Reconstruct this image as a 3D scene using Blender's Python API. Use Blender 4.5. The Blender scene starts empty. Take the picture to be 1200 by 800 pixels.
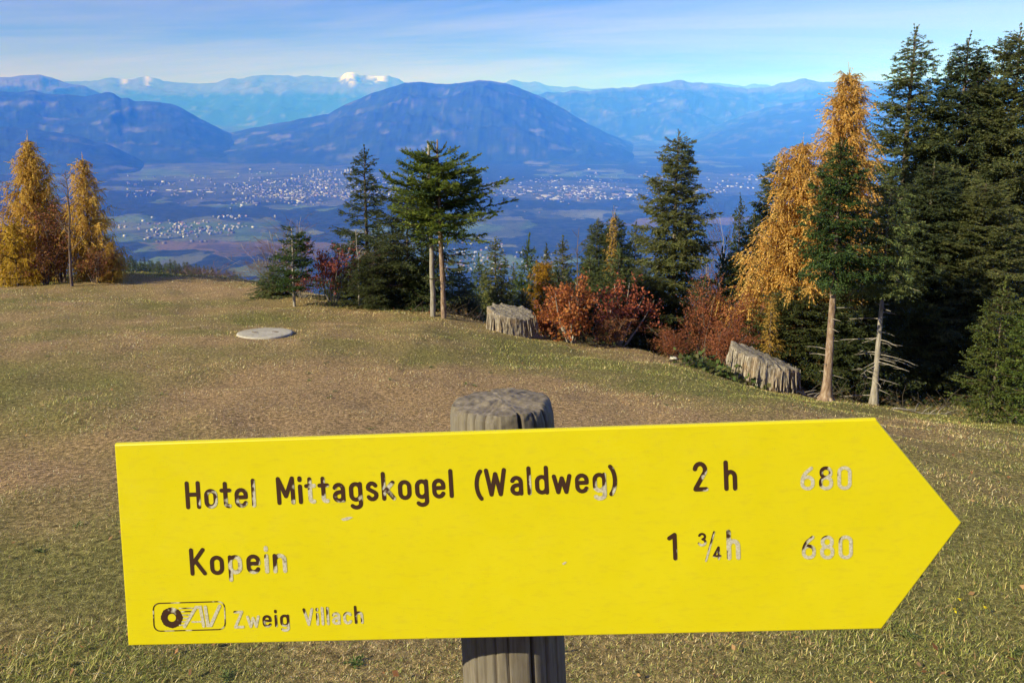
import bpy, math, random
import numpy as np
R = math.radians
PI = math.pi
SC = bpy.context.scene
COL = SC.collection

# ------------------------------------------------------------------ camera
PITCH = R(8.5)
V0 = 257.4         # row of the optical axis: the photograph is cropped off-centre, so the lens is shifted
FPX = 1200 * 26 / 36.0
cam_d = bpy.data.cameras.new('camera')
cam_d.lens = 26
cam_d.sensor_width = 36
cam_d.shift_y = -(400 - V0) / 1200
cam_d.clip_start = 0.05
cam_d.clip_end = 300000
cam = bpy.data.objects.new('camera', cam_d)
COL.objects.link(cam)
cam.rotation_euler = (R(90) - PITCH, 0, 0)
SC.camera = cam

# ------------------------------------------------------------------ sun, sky, exposure
SUN_AZ = R(58)      # how far the sun stands left of straight behind the camera
SUN_EL = R(32)
sd = np.array([-math.sin(SUN_AZ) * math.cos(SUN_EL), -math.cos(SUN_AZ) * math.cos(SUN_EL), math.sin(SUN_EL)])
sun_d = bpy.data.lights.new('sun', 'SUN')
sun_d.energy = 5.0
sun_d.angle = R(0.53)
sun_d.color = (1.0, 0.965, 0.91)
sun = bpy.data.objects.new('sun', sun_d)
COL.objects.link(sun)
from mathutils import Vector, Matrix
sun.rotation_euler = Vector(sd).to_track_quat('Z', 'Y').to_euler()

W = bpy.data.worlds.new('World')
SC.world = W
W.use_nodes = True
wn, wl = W.node_tree.nodes, W.node_tree.links
wn.clear()
w_out = wn.new('ShaderNodeOutputWorld')
w_bg = wn.new('ShaderNodeBackground')
w_bg.inputs['Strength'].default_value = 0.095
w_sky = wn.new('ShaderNodeTexSky')
w_sky.sky_type = 'NISHITA'
w_sky.sun_disc = False
w_sky.sun_elevation = SUN_EL
w_sky.sun_rotation = math.atan2(sd[0], sd[1]) % (2 * PI)
w_sky.altitude = 2500
w_sky.air_density = 1.0
w_sky.dust_density = 0.1
w_sky.ozone_density = 4.0
# thin cirrus: direction projected on a high flat layer, stretched noise
w_tc = wn.new('ShaderNodeTexCoord')
w_sep = wn.new('ShaderNodeSeparateXYZ')
wl.new(w_tc.outputs['Generated'], w_sep.inputs[0])


def wmath(op, a, b=None, clamp=False):
    n = wn.new('ShaderNodeMath')
    n.operation = op
    n.use_clamp = clamp
    for i, v in enumerate((a, b)):
        if v is None:
            continue
        if isinstance(v, (int, float)):
            n.inputs[i].default_value = v
        else:
            wl.new(v, n.inputs[i])
    return n.outputs[0]


zc_ = wmath('ADD', wmath('MAXIMUM', w_sep.outputs['Z'], 0.0), 0.06)
cx_ = wmath('DIVIDE', w_sep.outputs['X'], zc_)
cy_ = wmath('DIVIDE', w_sep.outputs['Y'], zc_)
w_cmb = wn.new('ShaderNodeCombineXYZ')
wl.new(wmath('MULTIPLY', cx_, 0.42), w_cmb.inputs[0])
wl.new(wmath('ADD', wmath('MULTIPLY', cy_, 0.85), wmath('MULTIPLY', cx_, 0.14)), w_cmb.inputs[1])
w_n1 = wn.new('ShaderNodeTexNoise')
w_n1.inputs['Scale'].default_value = 0.34
w_n1.inputs['Detail'].default_value = 9
w_n1.inputs['Roughness'].default_value = 0.6
w_n1.inputs['Distortion'].default_value = 0.7
w_map = wn.new('ShaderNodeMapping')
w_map.inputs['Location'].default_value = (3.0, 7.4, 2.0)
wl.new(w_cmb.outputs[0], w_map.inputs[0])
wl.new(w_map.outputs[0], w_n1.inputs['Vector'])
w_ramp = wn.new('ShaderNodeValToRGB')
w_ramp.color_ramp.elements[0].position = 0.36
w_ramp.color_ramp.elements[0].color = (0, 0, 0, 1)
w_ramp.color_ramp.elements[1].position = 0.78
w_ramp.color_ramp.elements[1].color = (1, 1, 1, 1)
w_low = wn.new('ShaderNodeMapRange')      # the veil thickens towards the horizon all round
w_low.inputs['From Min'].default_value = 0.15
w_low.inputs['From Max'].default_value = 0.035
w_low.inputs['To Min'].default_value = -0.06
w_low.inputs['To Max'].default_value = 0.095
wl.new(w_sep.outputs['Z'], w_low.inputs['Value'])
wl.new(wmath('ADD', w_n1.outputs['Fac'], w_low.outputs[0]), w_ramp.inputs[0])
w_mix = wn.new('ShaderNodeMixRGB')
w_mix.inputs[2].default_value = (4.9, 4.8, 5.1, 1)
wl.new(wmath('MULTIPLY', w_ramp.outputs[0], 0.85), w_mix.inputs[0])
w_tint = wn.new('ShaderNodeMixRGB')
w_tint.blend_type = 'MULTIPLY'
w_tint.inputs[0].default_value = 1.0
w_tint.inputs[2].default_value = (0.31, 0.42, 0.90, 1)
wl.new(w_sky.outputs[0], w_tint.inputs[1])
wl.new(w_tint.outputs[0], w_mix.inputs[1])
wl.new(w_mix.outputs[0], w_bg.inputs['Color'])
wl.new(w_bg.outputs[0], w_out.inputs['Surface'])

SC.view_settings.view_transform = 'Standard'
SC.view_settings.look = 'None'
SC.view_settings.gamma = 1.0
SC.view_settings.exposure = 0.75
SC.render.engine = 'CYCLES'
SC.cycles.use_denoising = True
SC.cycles.volume_bounces = 4
SC.cycles.max_bounces = 5
SC.cycles.diffuse_bounces = 2
SC.cycles.glossy_bounces = 2
SC.cycles.transmission_bounces = 3
SC.cycles.caustics_reflective = False
SC.cycles.caustics_refractive = False

# ------------------------------------------------------------------ helpers
CF = np.array([0, math.cos(PITCH), -math.sin(PITCH)])
CU = np.array([0, math.sin(PITCH), math.cos(PITCH)])


def P(u, v, Y):
    """world point at forward distance Y that the photograph shows at pixel u, v"""
    d = np.array([(u - 600) / FPX, 0, 0]) + CU * (-(v - V0) / FPX) + CF
    return d * (Y / d[1])


def hash3(i, j, k, seed):
    n = (i * 73856093) ^ (j * 19349663) ^ (k * 83492791) ^ (seed * 2654435761 & 0x7fffffff)
    n = n & 0x7fffffff
    n = (n ^ (n >> 13)) * 1274126177 & 0x7fffffff
    n = (n ^ (n >> 16)) * 668265263 & 0x7fffffff
    return ((n ^ (n >> 15)) & 0xffff) / 65535.0


def vn(x, y, z=0.0, seed=0):
    x, y, z = np.broadcast_arrays(np.asarray(x, float), np.asarray(y, float), np.asarray(z, float))
    xi, yi, zi = np.floor(x).astype(np.int64), np.floor(y).astype(np.int64), np.floor(z).astype(np.int64)
    fx, fy, fz = x - xi, y - yi, z - zi
    fx, fy, fz = [t * t * t * (t * (t * 6 - 15) + 10) for t in (fx, fy, fz)]
    r = 0
    for a in (0, 1):
        for b in (0, 1):
            for c in (0, 1):
                w = (fx if a else 1 - fx) * (fy if b else 1 - fy) * (fz if c else 1 - fz)
                r = r + w * hash3(xi + a, yi + b, zi + c, seed)
    return r


def fbm(x, y, z=0.0, oct=4, seed=0, gain=0.5):
    s, a, t = 0, 1.0, 0
    f = 1.0
    for o in range(oct):
        s = s + a * vn(x * f, y * f, np.asarray(z) * f, seed + o * 17)
        t += a
        a *= gain
        f *= 2.03
    return s / t          # 0..1


def ridged(x, y, oct=4, seed=0, gain=0.5):
    s, a, t, f = 0, 1.0, 0, 1.0
    for o in range(oct):
        s = s + a * (1 - np.abs(2 * vn(x * f, y * f, 0, seed + o * 31) - 1))
        t += a
        a *= gain
        f *= 2.07
    return s / t


def mesh_np(name, verts, polys, mat=None, col=None, smooth=False, attrs=None):
    """polys: list of int arrays of shape (n, k)"""
    me = bpy.data.meshes.new(name)
    verts = np.asarray(verts, np.float32).reshape(-1, 3)
    me.vertices.add(len(verts))
    me.vertices.foreach_set('co', verts.ravel())
    polys = [np.asarray(p, np.int32) for p in polys if len(p)]
    loops = np.concatenate([p.ravel() for p in polys])
    cnt = np.concatenate([np.full(len(p), p.shape[1], np.int32) for p in polys])
    st = np.concatenate([[0], np.cumsum(cnt)[:-1]]).astype(np.int32)
    me.loops.add(len(loops))
    me.loops.foreach_set('vertex_index', loops)
    me.polygons.add(len(cnt))
    me.polygons.foreach_set('loop_start', st)
    if smooth:
        me.polygons.foreach_set('use_smooth', np.ones(len(cnt), bool))
    if col is not None:
        c = np.ones((len(verts), 4), np.float32)
        c[:, :3] = col
        a = me.attributes.new('col', 'FLOAT_COLOR', 'POINT')
        a.data.foreach_set('color', c.ravel())
    for k, v in (attrs or {}).items():
        a = me.attributes.new(k, 'FLOAT', 'POINT')
        a.data.foreach_set('value', np.asarray(v, np.float32).ravel())
    me.update(calc_edges=True)
    me.validate()
    if mat:
        me.materials.append(mat)
    return me


def obj(name, me, parent=None, loc=None, label=None, cat=None, group=None, kind=None):
    o = bpy.data.objects.new(name, me)
    COL.objects.link(o)
    if parent is not None:
        o.parent = parent
    if loc is not None:
        o.location = loc
    tag(o, label, cat, group, kind)
    return o


def tag(o, label=None, cat=None, group=None, kind=None):
    for k, v in (('label', label), ('category', cat), ('group', group), ('kind', kind)):
        if v:
            o[k] = v
    return o


def copy_tree(o, parent=None):
    c = o.copy()
    COL.objects.link(c)
    if parent is not None:
        c.parent = parent
    for ch in [k for k in COL.objects if k.parent == o]:
        copy_tree(ch, c)
    return c


class Geo:
    """collects triangle / quad soup"""

    def __init__(s):
        s.v, s.t, s.q, s.c, s.n = [], [], [], [], 0

    def add(s, v, t=None, q=None, c=None):
        v = np.asarray(v, float).reshape(-1, 3)
        s.v.append(v)
        if t is not None and len(t):
            s.t.append(np.asarray(t) + s.n)
        if q is not None and len(q):
            s.q.append(np.asarray(q) + s.n)
        cc = np.zeros((len(v), 3)) + 0.5
        if c is not None:
            cc[:] = c
        s.c.append(cc)
        s.n += len(v)

    def tube(s, pts, rad, seg=6, c=None, cap=True):
        pts = np.asarray(pts, float)
        n = len(pts)
        rad = np.broadcast_to(np.asarray(rad, float), (n,))
        tg = np.gradient(pts, axis=0)
        tg /= np.linalg.norm(tg, axis=1)[:, None] + 1e-12
        ref = np.where(np.abs(tg[:, 2:3]) > 0.9, np.array([[1.0, 0, 0]]), np.array([[0, 0, 1.0]]))
        a = np.cross(tg, ref)
        a /= np.linalg.norm(a, axis=1)[:, None] + 1e-12
        b = np.cross(tg, a)
        th = np.arange(seg) * 2 * PI / seg
        ring = pts[:, None, :] + rad[:, None, None] * (np.cos(th)[None, :, None] * a[:, None, :] + np.sin(th)[None, :, None] * b[:, None, :])
        i = np.arange(n - 1)[:, None] * seg
        j = np.arange(seg)[None, :]
        k = (j + 1) % seg
        q = np.stack([i + j, i + k, i + k + seg, i + j + seg], -1).reshape(-1, 4)
        t = None
        v = ring.reshape(-1, 3)
        if cap:
            v = np.vstack([v, pts[-1:]])
            e = (n - 1) * seg
            t = np.stack([np.arange(seg) + e, (np.arange(seg) + 1) % seg + e, np.full(seg, n * seg)], -1)
        s.add(v, t, q, c)

    def mesh(s, name, mat, smooth=False, color=True):
        V = np.vstack(s.v)
        polys = []
        if s.t:
            polys.append(np.vstack(s.t))
        if s.q:
            polys.append(np.vstack(s.q))
        return mesh_np(name, V, polys, mat, np.vstack(s.c) if color else None, smooth)


# ------------------------------------------------------------------ materials
def material(name, rough=0.8, spec=0.3):
    m = bpy.data.materials.new(name)
    m.use_nodes = True
    nt = m.node_tree
    b = nt.nodes['Principled BSDF']
    b.inputs['Roughness'].default_value = rough
    b.inputs['Specular IOR Level'].default_value = spec
    return m, nt, b


def nd(nt, typ, **kw):
    n = nt.nodes.new(typ)
    for k, v in kw.items():
        if k.startswith('i_'):
            key = k[2:].replace('_', ' ')
            n.inputs[key].default_value = v
        else:
            setattr(n, k, v)
    return n


def noise(nt, vec, scale, detail=4, rough=0.55, dist=0.0):
    n = nd(nt, 'ShaderNodeTexNoise')
    n.inputs['Scale'].default_value = scale
    n.inputs['Detail'].default_value = detail
    n.inputs['Roughness'].default_value = rough
    n.inputs['Distortion'].default_value = dist
    if vec is not None:
        nt.links.new(vec, n.inputs['Vector'])
    return n.outputs['Fac']


def ramp(nt, fac, stops):
    n = nd(nt, 'ShaderNodeValToRGB')
    cr = n.color_ramp
    while len(cr.elements) < len(stops):
        cr.elements.new(0.5)
    for e, (p, c) in zip(cr.elements, stops):
        e.position = p
        e.color = (c[0], c[1], c[2], 1) if isinstance(c, tuple) else (c, c, c, 1)
    nt.links.new(fac, n.inputs[0])
    return n.outputs[0]


def mixc(nt, fac, a, b, mode='MIX'):
    n = nd(nt, 'ShaderNodeMixRGB', blend_type=mode)
    for i, v in enumerate((fac, a, b)):
        if hasattr(v, 'is_output') or hasattr(v, 'links'):
            nt.links.new(v, n.inputs[i])
        elif isinstance(v, tuple):
            n.inputs[i].default_value = (v[0], v[1], v[2], 1)
        else:
            n.inputs[i].default_value = v
    return n.outputs[0]


def attr(nt, name='col'):
    n = nd(nt, 'ShaderNodeAttribute')
    n.attribute_name = name
    return n


def objco(nt, scale=(1, 1, 1)):
    t = nd(nt, 'ShaderNodeTexCoord')
    m = nd(nt, 'ShaderNodeMapping')
    m.inputs['Scale'].default_value = scale
    nt.links.new(t.outputs['Object'], m.inputs[0])
    return m.outputs[0]


def bump(nt, b, h, strength=0.4, dist=0.01):
    n = nd(nt, 'ShaderNodeBump')
    n.inputs['Strength'].default_value = strength
    n.inputs['Distance'].default_value = dist
    nt.links.new(h, n.inputs['Height'])
    nt.links.new(n.outputs[0], b.inputs['Normal'])


def leaf_material(name, trans=0.25, rough=0.65):
    m, nt, b = material(name, rough, 0.25)
    a = attr(nt)
    nt.links.new(a.outputs['Color'], b.inputs['Base Color'])
    tr = nd(nt, 'ShaderNodeBsdfTranslucent')
    nt.links.new(a.outputs['Color'], tr.inputs['Color'])
    mx = nd(nt, 'ShaderNodeMixShader')
    mx.inputs[0].default_value = trans
    nt.links.new(b.outputs[0], mx.inputs[1])
    nt.links.new(tr.outputs[0], mx.inputs[2])
    nt.links.new(mx.outputs[0], nt.nodes['Material Output'].inputs['Surface'])
    return m


M_NEEDLE = leaf_material('spruce_needles', 0.45, 0.5)
nt = M_NEEDLE.node_tree                # every tree its own tone
oi = nd(nt, 'ShaderNodeObjectInfo')
tint = ramp(nt, oi.outputs['Random'], [(0.0, (0.75, 0.80, 0.80)), (0.35, (1.0, 1.0, 0.95)), (0.65, (1.25, 1.15, 0.95)), (1.0, (1.1, 1.25, 1.0))])
at_ = [n for n in nt.nodes if n.type == 'ATTRIBUTE'][0]
tc = mixc(nt, 1.0, at_.outputs['Color'], tint, 'MULTIPLY')
for l_ in [l for l in nt.links if l.from_node == at_ and l.to_socket.name in ('Base Color', 'Color') and l.to_node.type in ('BSDF_PRINCIPLED', 'BSDF_TRANSLUCENT')]:
    nt.links.new(tc, l_.to_socket)
M_LEAF = leaf_material('autumn_leaves', 0.48, 0.6)
M_GRASS = leaf_material('grass_blades', 0.3, 0.6)


def bark(name, c0, c1, c2, sc=(14, 14, 3)):
    m, nt, b = material(name, 0.9, 0.2)
    v = objco(nt, sc)
    f = noise(nt, v, 1.6, 6, 0.65, 0.3)
    nt.links.new(ramp(nt, f, [(0.3, c0), (0.5, c1), (0.7, c2)]), b.inputs['Base Color'])
    bump(nt, b, f, 0.7, 0.02)
    return m


M_BARK = bark('spruce_bark', (0.06, 0.045, 0.035), (0.14, 0.11, 0.085), (0.25, 0.22, 0.19))
M_PALE = bark('pale_flaking_bark', (0.085, 0.05, 0.035), (0.22, 0.15, 0.11), (0.38, 0.31, 0.255), (16, 16, 5))
M_TWIG = bark('twig_bark', (0.07, 0.05, 0.04), (0.14, 0.10, 0.085), (0.2, 0.155, 0.13))
M_GREYTWIG = bark('grey_stems', (0.16, 0.14, 0.125), (0.3, 0.27, 0.24), (0.46, 0.43, 0.4))
M_DEAD = bark('dead_branch_wood', (0.10, 0.085, 0.07), (0.26, 0.23, 0.20), (0.38, 0.35, 0.315))

# ------------------------------------------------------------------ terrain
_cr = [(-260, 324, 21), (0, 325, 21), (100, 322, 20.5), (170, 320, 20.3), (260, 326, 19.5), (330, 340, 17), (420, 359, 14.5), (515, 368, 13.2),
       (600, 389, 12.8), (670, 405, 12.4), (750, 413, 12.2), (800, 425, 11.8), (860, 447, 11.2), (977, 473, 10.5), (1100, 489, 10.2), (1200, 496, 10.2), (1600, 515, 9.5)]
_cp = np.array([P(*c) for c in _cr])
VALLEY = -800.0


def H(x, y, rough=True):
    x = np.asarray(x, float)
    y = np.asarray(y, float)
    yc = np.interp(x, _cp[:, 0], _cp[:, 1])
    zc = np.interp(x, _cp[:, 0], _cp[:, 2])
    D = zc - (-1.5 - 0.16 * yc)
    s = np.clip(y / yc, 0, 1)
    z = -1.5 - 0.16 * y + D * s ** 1.6
    z = np.where(y < 0, np.minimum(-1.5 - 0.16 * y, 60 + 10 * np.log1p(np.abs(y) / 60)), z)
    d = np.maximum(y - yc, 0)
    d1 = np.minimum(d, 40)
    back = zc - (0.2 * d1 + 0.28 * d1 * d1 / (d1 + 5)) - 0.32 * np.maximum(d - 40, 0)
    z = np.where(y > yc, back, z)
    if rough:
        near = np.exp(-np.maximum(np.hypot(x, y) - 40, 0) / 40)
        k = np.clip(np.hypot(x, y) / 6, 0.25, 1)
        z = z + near * k * ((fbm(x * 0.7, y * 0.7, 0, 3, 5) - 0.5) * 0.13 + (vn(x * 2.6, y * 2.6, 0, 9) - 0.5) * 0.05)
        # a low tufty hummock along the left part of the brow
        z = z + 0.10 * np.exp(-((y - yc + 1.2) / 1.0) ** 2) * np.clip(fbm(x * 0.5, y * 0.2, 0, 2, 77) * 2 - 0.6, 0, 1) * (x < -2)
        far = 1 - near
        z = z + far * (fbm(x * 0.01, y * 0.01, 0, 4, 3) - 0.5) * np.clip((np.hypot(x, y) - 100) * 0.08, 0, 40)
    e = z - VALLEY
    z = np.where(e < 60, VALLEY - 6 + 66 * np.exp(np.clip((e - 60) / 60, -60, 0)), z)   # soft foot into the valley
    return z


def ground(u, v, Y):
    p = P(u, v, Y)
    return np.array([p[0], p[1], float(H(p[0], p[1]))])


az_front = np.arange(-42, 42.01, 0.25)
az_back = np.arange(45, 316, 3.0)
AZ = np.radians(np.concatenate([az_front, az_back]))       # clockwise from +Y


def ring_sheet(name, radii, zf, mat, colf=None):
    rr, aa = np.meshgrid(radii, AZ, indexing='ij')
    x, y = rr * np.sin(aa), rr * np.cos(aa)
    z = zf(x, y)
    n, m = rr.shape
    i = np.arange(n - 1)[:, None] * m
    j = np.arange(m)[None, :]
    k = (j + 1) % m
    q = np.stack([i + j, i + m + j, i + m + k, i + k], -1).reshape(-1, 4)[:, ::-1]
    V = np.stack([x, y, z], -1).reshape(-1, 3)
    c_ = colf(x.ravel(), y.ravel()) if colf else None
    at = None
    if isinstance(c_, tuple):
        c_, at = c_[0], {'open': c_[1]}
    me = mesh_np(name, V, [q], mat, c_, True, at)
    return me, V


# meadow soil and thatch
def zone(x, y):
    """0 = fresh green, 1 = dry brown"""
    u, v = x / np.maximum(y, 0.5), y
    n = fbm(x * 0.45, y * 0.45, 0, 4, 21)
    n2 = fbm(x * 1.7 + 9, y * 1.7, 0, 3, 55)
    dry = 0.5 + (n - 0.5) * 2.1 + (n2 - 0.5) * 0.9
    g = lambda cx, cy, rx, ry: np.exp(-((x - cx) / rx) ** 2 - ((y - cy) / ry) ** 2)
    dry = dry + 0.75 * g(-0.6, 6.6, 2.6, 1.9) + 0.5 * g(-2.8, 4.0, 1.6, .9) - 0.35 * g(-6.0, 8, 2.2, 3.0) - 0.35 * g(1.8, 9.5, 2.5, 1.5)
    dry = dry - 0.65 * g(0, 1.9, 3.2, 1.0) - 0.3 * g(3.2, 3.6, 1.6, 1.4) + 0.3 * g(2.6, 5.2, 2.2, 1.6) - 0.2 * g(-1, 12, 3, 2) + 0.15 * g(-5, 15, 3, 3)
    return np.clip(dry, 0, 1)


m_soil, nt, b = material('meadow_thatch', 0.95, 0.1)
vco = objco(nt)
a = attr(nt)
f1 = noise(nt, vco, 34, 5, 0.7)
f2 = noise(nt, vco, 160, 3, 0.7)
c = mixc(nt, 1.0, a.outputs['Color'], ramp(nt, f1, [(0.32, 0.3), (0.5, 0.95), (0.68, 2.0)]), 'MULTIPLY')
c = mixc(nt, 1.0, c, ramp(nt, f2, [(0.32, 0.45), (0.5, 1.0), (0.68, 1.8)]), 'MULTIPLY')
nt.links.new(c, b.inputs['Base Color'])
bump(nt, b, f2, 0.8, 0.02)


def soil_col(x, y):
    z = zone(x, y)[:, None]
    near = np.array([0.17, 0.15, 0.052]) * (1 - z) + np.array([0.30, 0.20, 0.105]) * z
    return near


radii = np.geomspace(0.35, 48, 165)
me, _ = ring_sheet('meadow', radii, H, m_soil, soil_col)
obj('meadow', me, kind='structure')

m_hill, nt, b = material('wooded_slope', 0.95, 0.1)
vco = objco(nt)
nt.links.new(ramp(nt, noise(nt, vco, 0.08, 8, 0.7), [(0.3, (0.02, 0.03, 0.012)), (0.6, (0.05, 0.055, 0.02)), (0.8, (0.10, 0.08, 0.03))]), b.inputs['Base Color'])
me, _ = ring_sheet('hillside', np.geomspace(48, 3000, 70), H, m_hill)
obj('hillside', me, kind='structure')


def pix_of(x, y, z):
    d = y * CF[1] + z * CF[2]
    return 600 + FPX * x / d, V0 - FPX * (y * CU[1] + z * CU[2]) / d


# valley floor: woods, fields, moor and built-up land by their place on the plain
def land(x, y):
    yy = np.maximum(y, 300)
    wx = (fbm(x / 900, y / 900, 0, 4, 301) - 0.5)
    wy = (fbm(x / 900 + 50, y / 900, 0, 4, 302) - 0.5)
    u, v = pix_of(x, yy, np.full_like(x, VALLEY))
    uu = u + wx * 190 + (fbm(x / 260, y / 260, 0, 3, 303) - .5) * 40
    vv = v + (wy * 20 + (fbm(x / 260, y / 260, 0, 3, 304) - .5) * 7) * np.clip((v - 190) / 60, 0.3, 2)
    forest = np.array([0.018, 0.03, 0.012])
    col = np.tile(forest, (len(x), 1))
    tn = fbm(x / 130, y / 130, 0, 4, 311)
    col = col * (0.7 + 0.7 * tn)[:, None]
    fn = fbm(x / 500, y / 700, 0, 3, 320)
    field = np.array([0.080, 0.090, 0.046])[None] * (0.6 + 0.9 * fbm(x / 220, y / 400, 0, 2, 331))[:, None]
    green = np.array([0.075, 0.11, 0.034])
    field = np.where((fbm(x / 400, y / 500, 0, 2, 340) > 0.55)[:, None], green, field)

    def patch(cu, cv, ru, rv, target, hard=3.0, th=1.0):
        d = ((uu - cu) / ru) ** 2 + ((vv - cv) / rv) ** 2
        return np.clip((th - d) * hard, 0, 1)[:, None], target

    moor = np.array([0.105, 0.078, 0.042])
    town = np.array([0.062, 0.070, 0.056])[None] * (0.7 + 0.6 * tn)[:, None]
    P_ = [patch(300, 205, 170, 22, town, 2), patch(330, 224, 220, 13, town, 2), patch(660, 224, 115, 16, town, 2), patch(860, 218, 90, 18, town * 0.9, 2),
          patch(230, 203, 60, 7, field, 2), patch(720, 252, 120, 3, field * .8, 2),
          patch(170, 262, 75, 15, field, 3), patch(270, 262, 45, 14, field, 3), patch(255, 283, 75, 9, moor, 3), patch(330, 286, 50, 8, moor * .9, 3),
          patch(165, 280, 40, 6, green * .8, 3), patch(285, 313, 55, 9, green * .8 + .02, 3), patch(330, 330, 60, 8, field, 3), patch(575, 305, 95, 22, field * 0.8, 1.5),
          patch(640, 318, 60, 12, field, 2), patch(330, 243, 25, 3, field, 3), patch(760, 262, 60, 5, moor, 3), patch(480, 330, 100, 14, field * 0.7, 2),
          patch(840, 262, 40, 4, moor, 3), patch(600, 262, 60, 3, field * .7, 2)]
    wt = np.zeros(len(x))
    col = field * 1.0
    for w, t in P_:
        w = w[:, 0] * np.clip(0.55 + 0.9 * fn, 0, 1.1)
        col = np.where((w > 0.05)[:, None], t, col)
        wt = np.maximum(wt, w)
    back = (y < 2000) | (v < 186)
    wt = np.where(back, 0.15 + 0.7 * fbm(x / 1500, y / 1500, 0, 4, 350), wt)
    wt = np.maximum(wt, 0.75 * np.clip((fbm(x / 600, y / 800, 0, 4, 371) - 0.52) * 6, 0, 1))
    return col, wt


def z_valley(x, y):
    r = np.hypot(x, y)
    wood = fbm(x / 1800, y / 1800, 0, 4, 360)
    return VALLEY + (wood - 0.5) * 60 * np.clip((r - 2800) / 3000, 0, 1) * np.clip((9000 - r) / 3000, 0.15, 1)


m_val, nt, b = material('valley_land', 0.95, 0.05)
a = attr(nt)
vco = objco(nt)
vwarp = nd(nt, 'ShaderNodeVectorMath', operation='ADD')
nt.links.new(vco, vwarp.inputs[0])
wnz = nd(nt, 'ShaderNodeTexNoise')
wnz.inputs['Scale'].default_value = 0.004
wnz.inputs['Detail'].default_value = 5
nt.links.new(vco, wnz.inputs['Vector'])
wsc = nd(nt, 'ShaderNodeVectorMath', operation='SCALE')
wsc.inputs['Scale'].default_value = 260
nt.links.new(wnz.outputs['Color'], wsc.inputs[0])
nt.links.new(wsc.outputs[0], vwarp.inputs[1])
vor = nd(nt, 'ShaderNodeTexVoronoi')
vor.inputs['Scale'].default_value = 0.0042
nt.links.new(vwarp.outputs[0], vor.inputs['Vector'])
sepc = nd(nt, 'ShaderNodeSeparateColor')
nt.links.new(vor.outputs['Color'], sepc.inputs[0])
thr = nd(nt, 'ShaderNodeMath', operation='ADD')
nt.links.new(attr(nt, 'open').outputs['Fac'], thr.inputs[0])
nb_ = nd(nt, 'ShaderNodeMath', operation='MULTIPLY_ADD')
nb_.inputs[1].default_value = -0.55
nb_.inputs[2].default_value = -0.20
nt.links.new(sepc.outputs['Red'], nb_.inputs[0])
nt.links.new(nb_.outputs[0], thr.inputs[1])
th2 = nd(nt, 'ShaderNodeMath', operation='ADD')
nt.links.new(thr.outputs[0], th2.inputs[0])
fine = nd(nt, 'ShaderNodeMath', operation='MULTIPLY_ADD')
fine.inputs[1].default_value = 0.5
fine.inputs[2].default_value = -0.25
nt.links.new(noise(nt, vco, 0.011, 5, 0.65), fine.inputs[0])
nt.links.new(fine.outputs[0], th2.inputs[1])
isf = ramp(nt, th2.outputs[0], [(0.0, 0.0), (0.06, 1.0)])
fcol = mixc(nt, 1.0, a.outputs['Color'], ramp(nt, sepc.outputs['Green'], [(0.0, (0.6, 0.62, 0.6)), (0.5, (1.0, 1.0, 0.9)), (1.0, (1.5, 1.35, 1.1))]), 'MULTIPLY')
hedge = noise(nt, vco, 0.02, 4, 0.7)
fcol = mixc(nt, ramp(nt, hedge, [(0.56, 0.0), (0.62, 0.85)]), fcol, (0.022, 0.034, 0.015))
wood = ramp(nt, noise(nt, vco, 0.016, 6, 0.75), [(0.3, (0.006, 0.011, 0.006)), (0.5, (0.022, 0.031, 0.014)), (0.64, (0.045, 0.05, 0.022)), (0.80, (0.08, 0.078, 0.04))])
nt.links.new(mixc(nt, isf, wood, fcol), b.inputs['Base Color'])
me, _ = ring_sheet('valley_floor', np.concatenate([np.geomspace(2300, 14000, 160), np.geomspace(14500, 60000, 24)]), z_valley, m_val, land)
obj('valley_floor', me, kind='structure')

# mountains: real ridges with spurs and gullies, each at its own distance
m_mtn, nt, b = material('mountain_cover', 0.95, 0.05)
a = attr(nt)
vco = objco(nt)
c = mixc(nt, 1.0, a.outputs['Color'], ramp(nt, noise(nt, vco, 0.006, 6, 0.7), [(0.3, 0.6), (0.7, 1.45)]), 'MULTIPLY')
nt.links.new(c, b.inputs['Base Color'])


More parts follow.
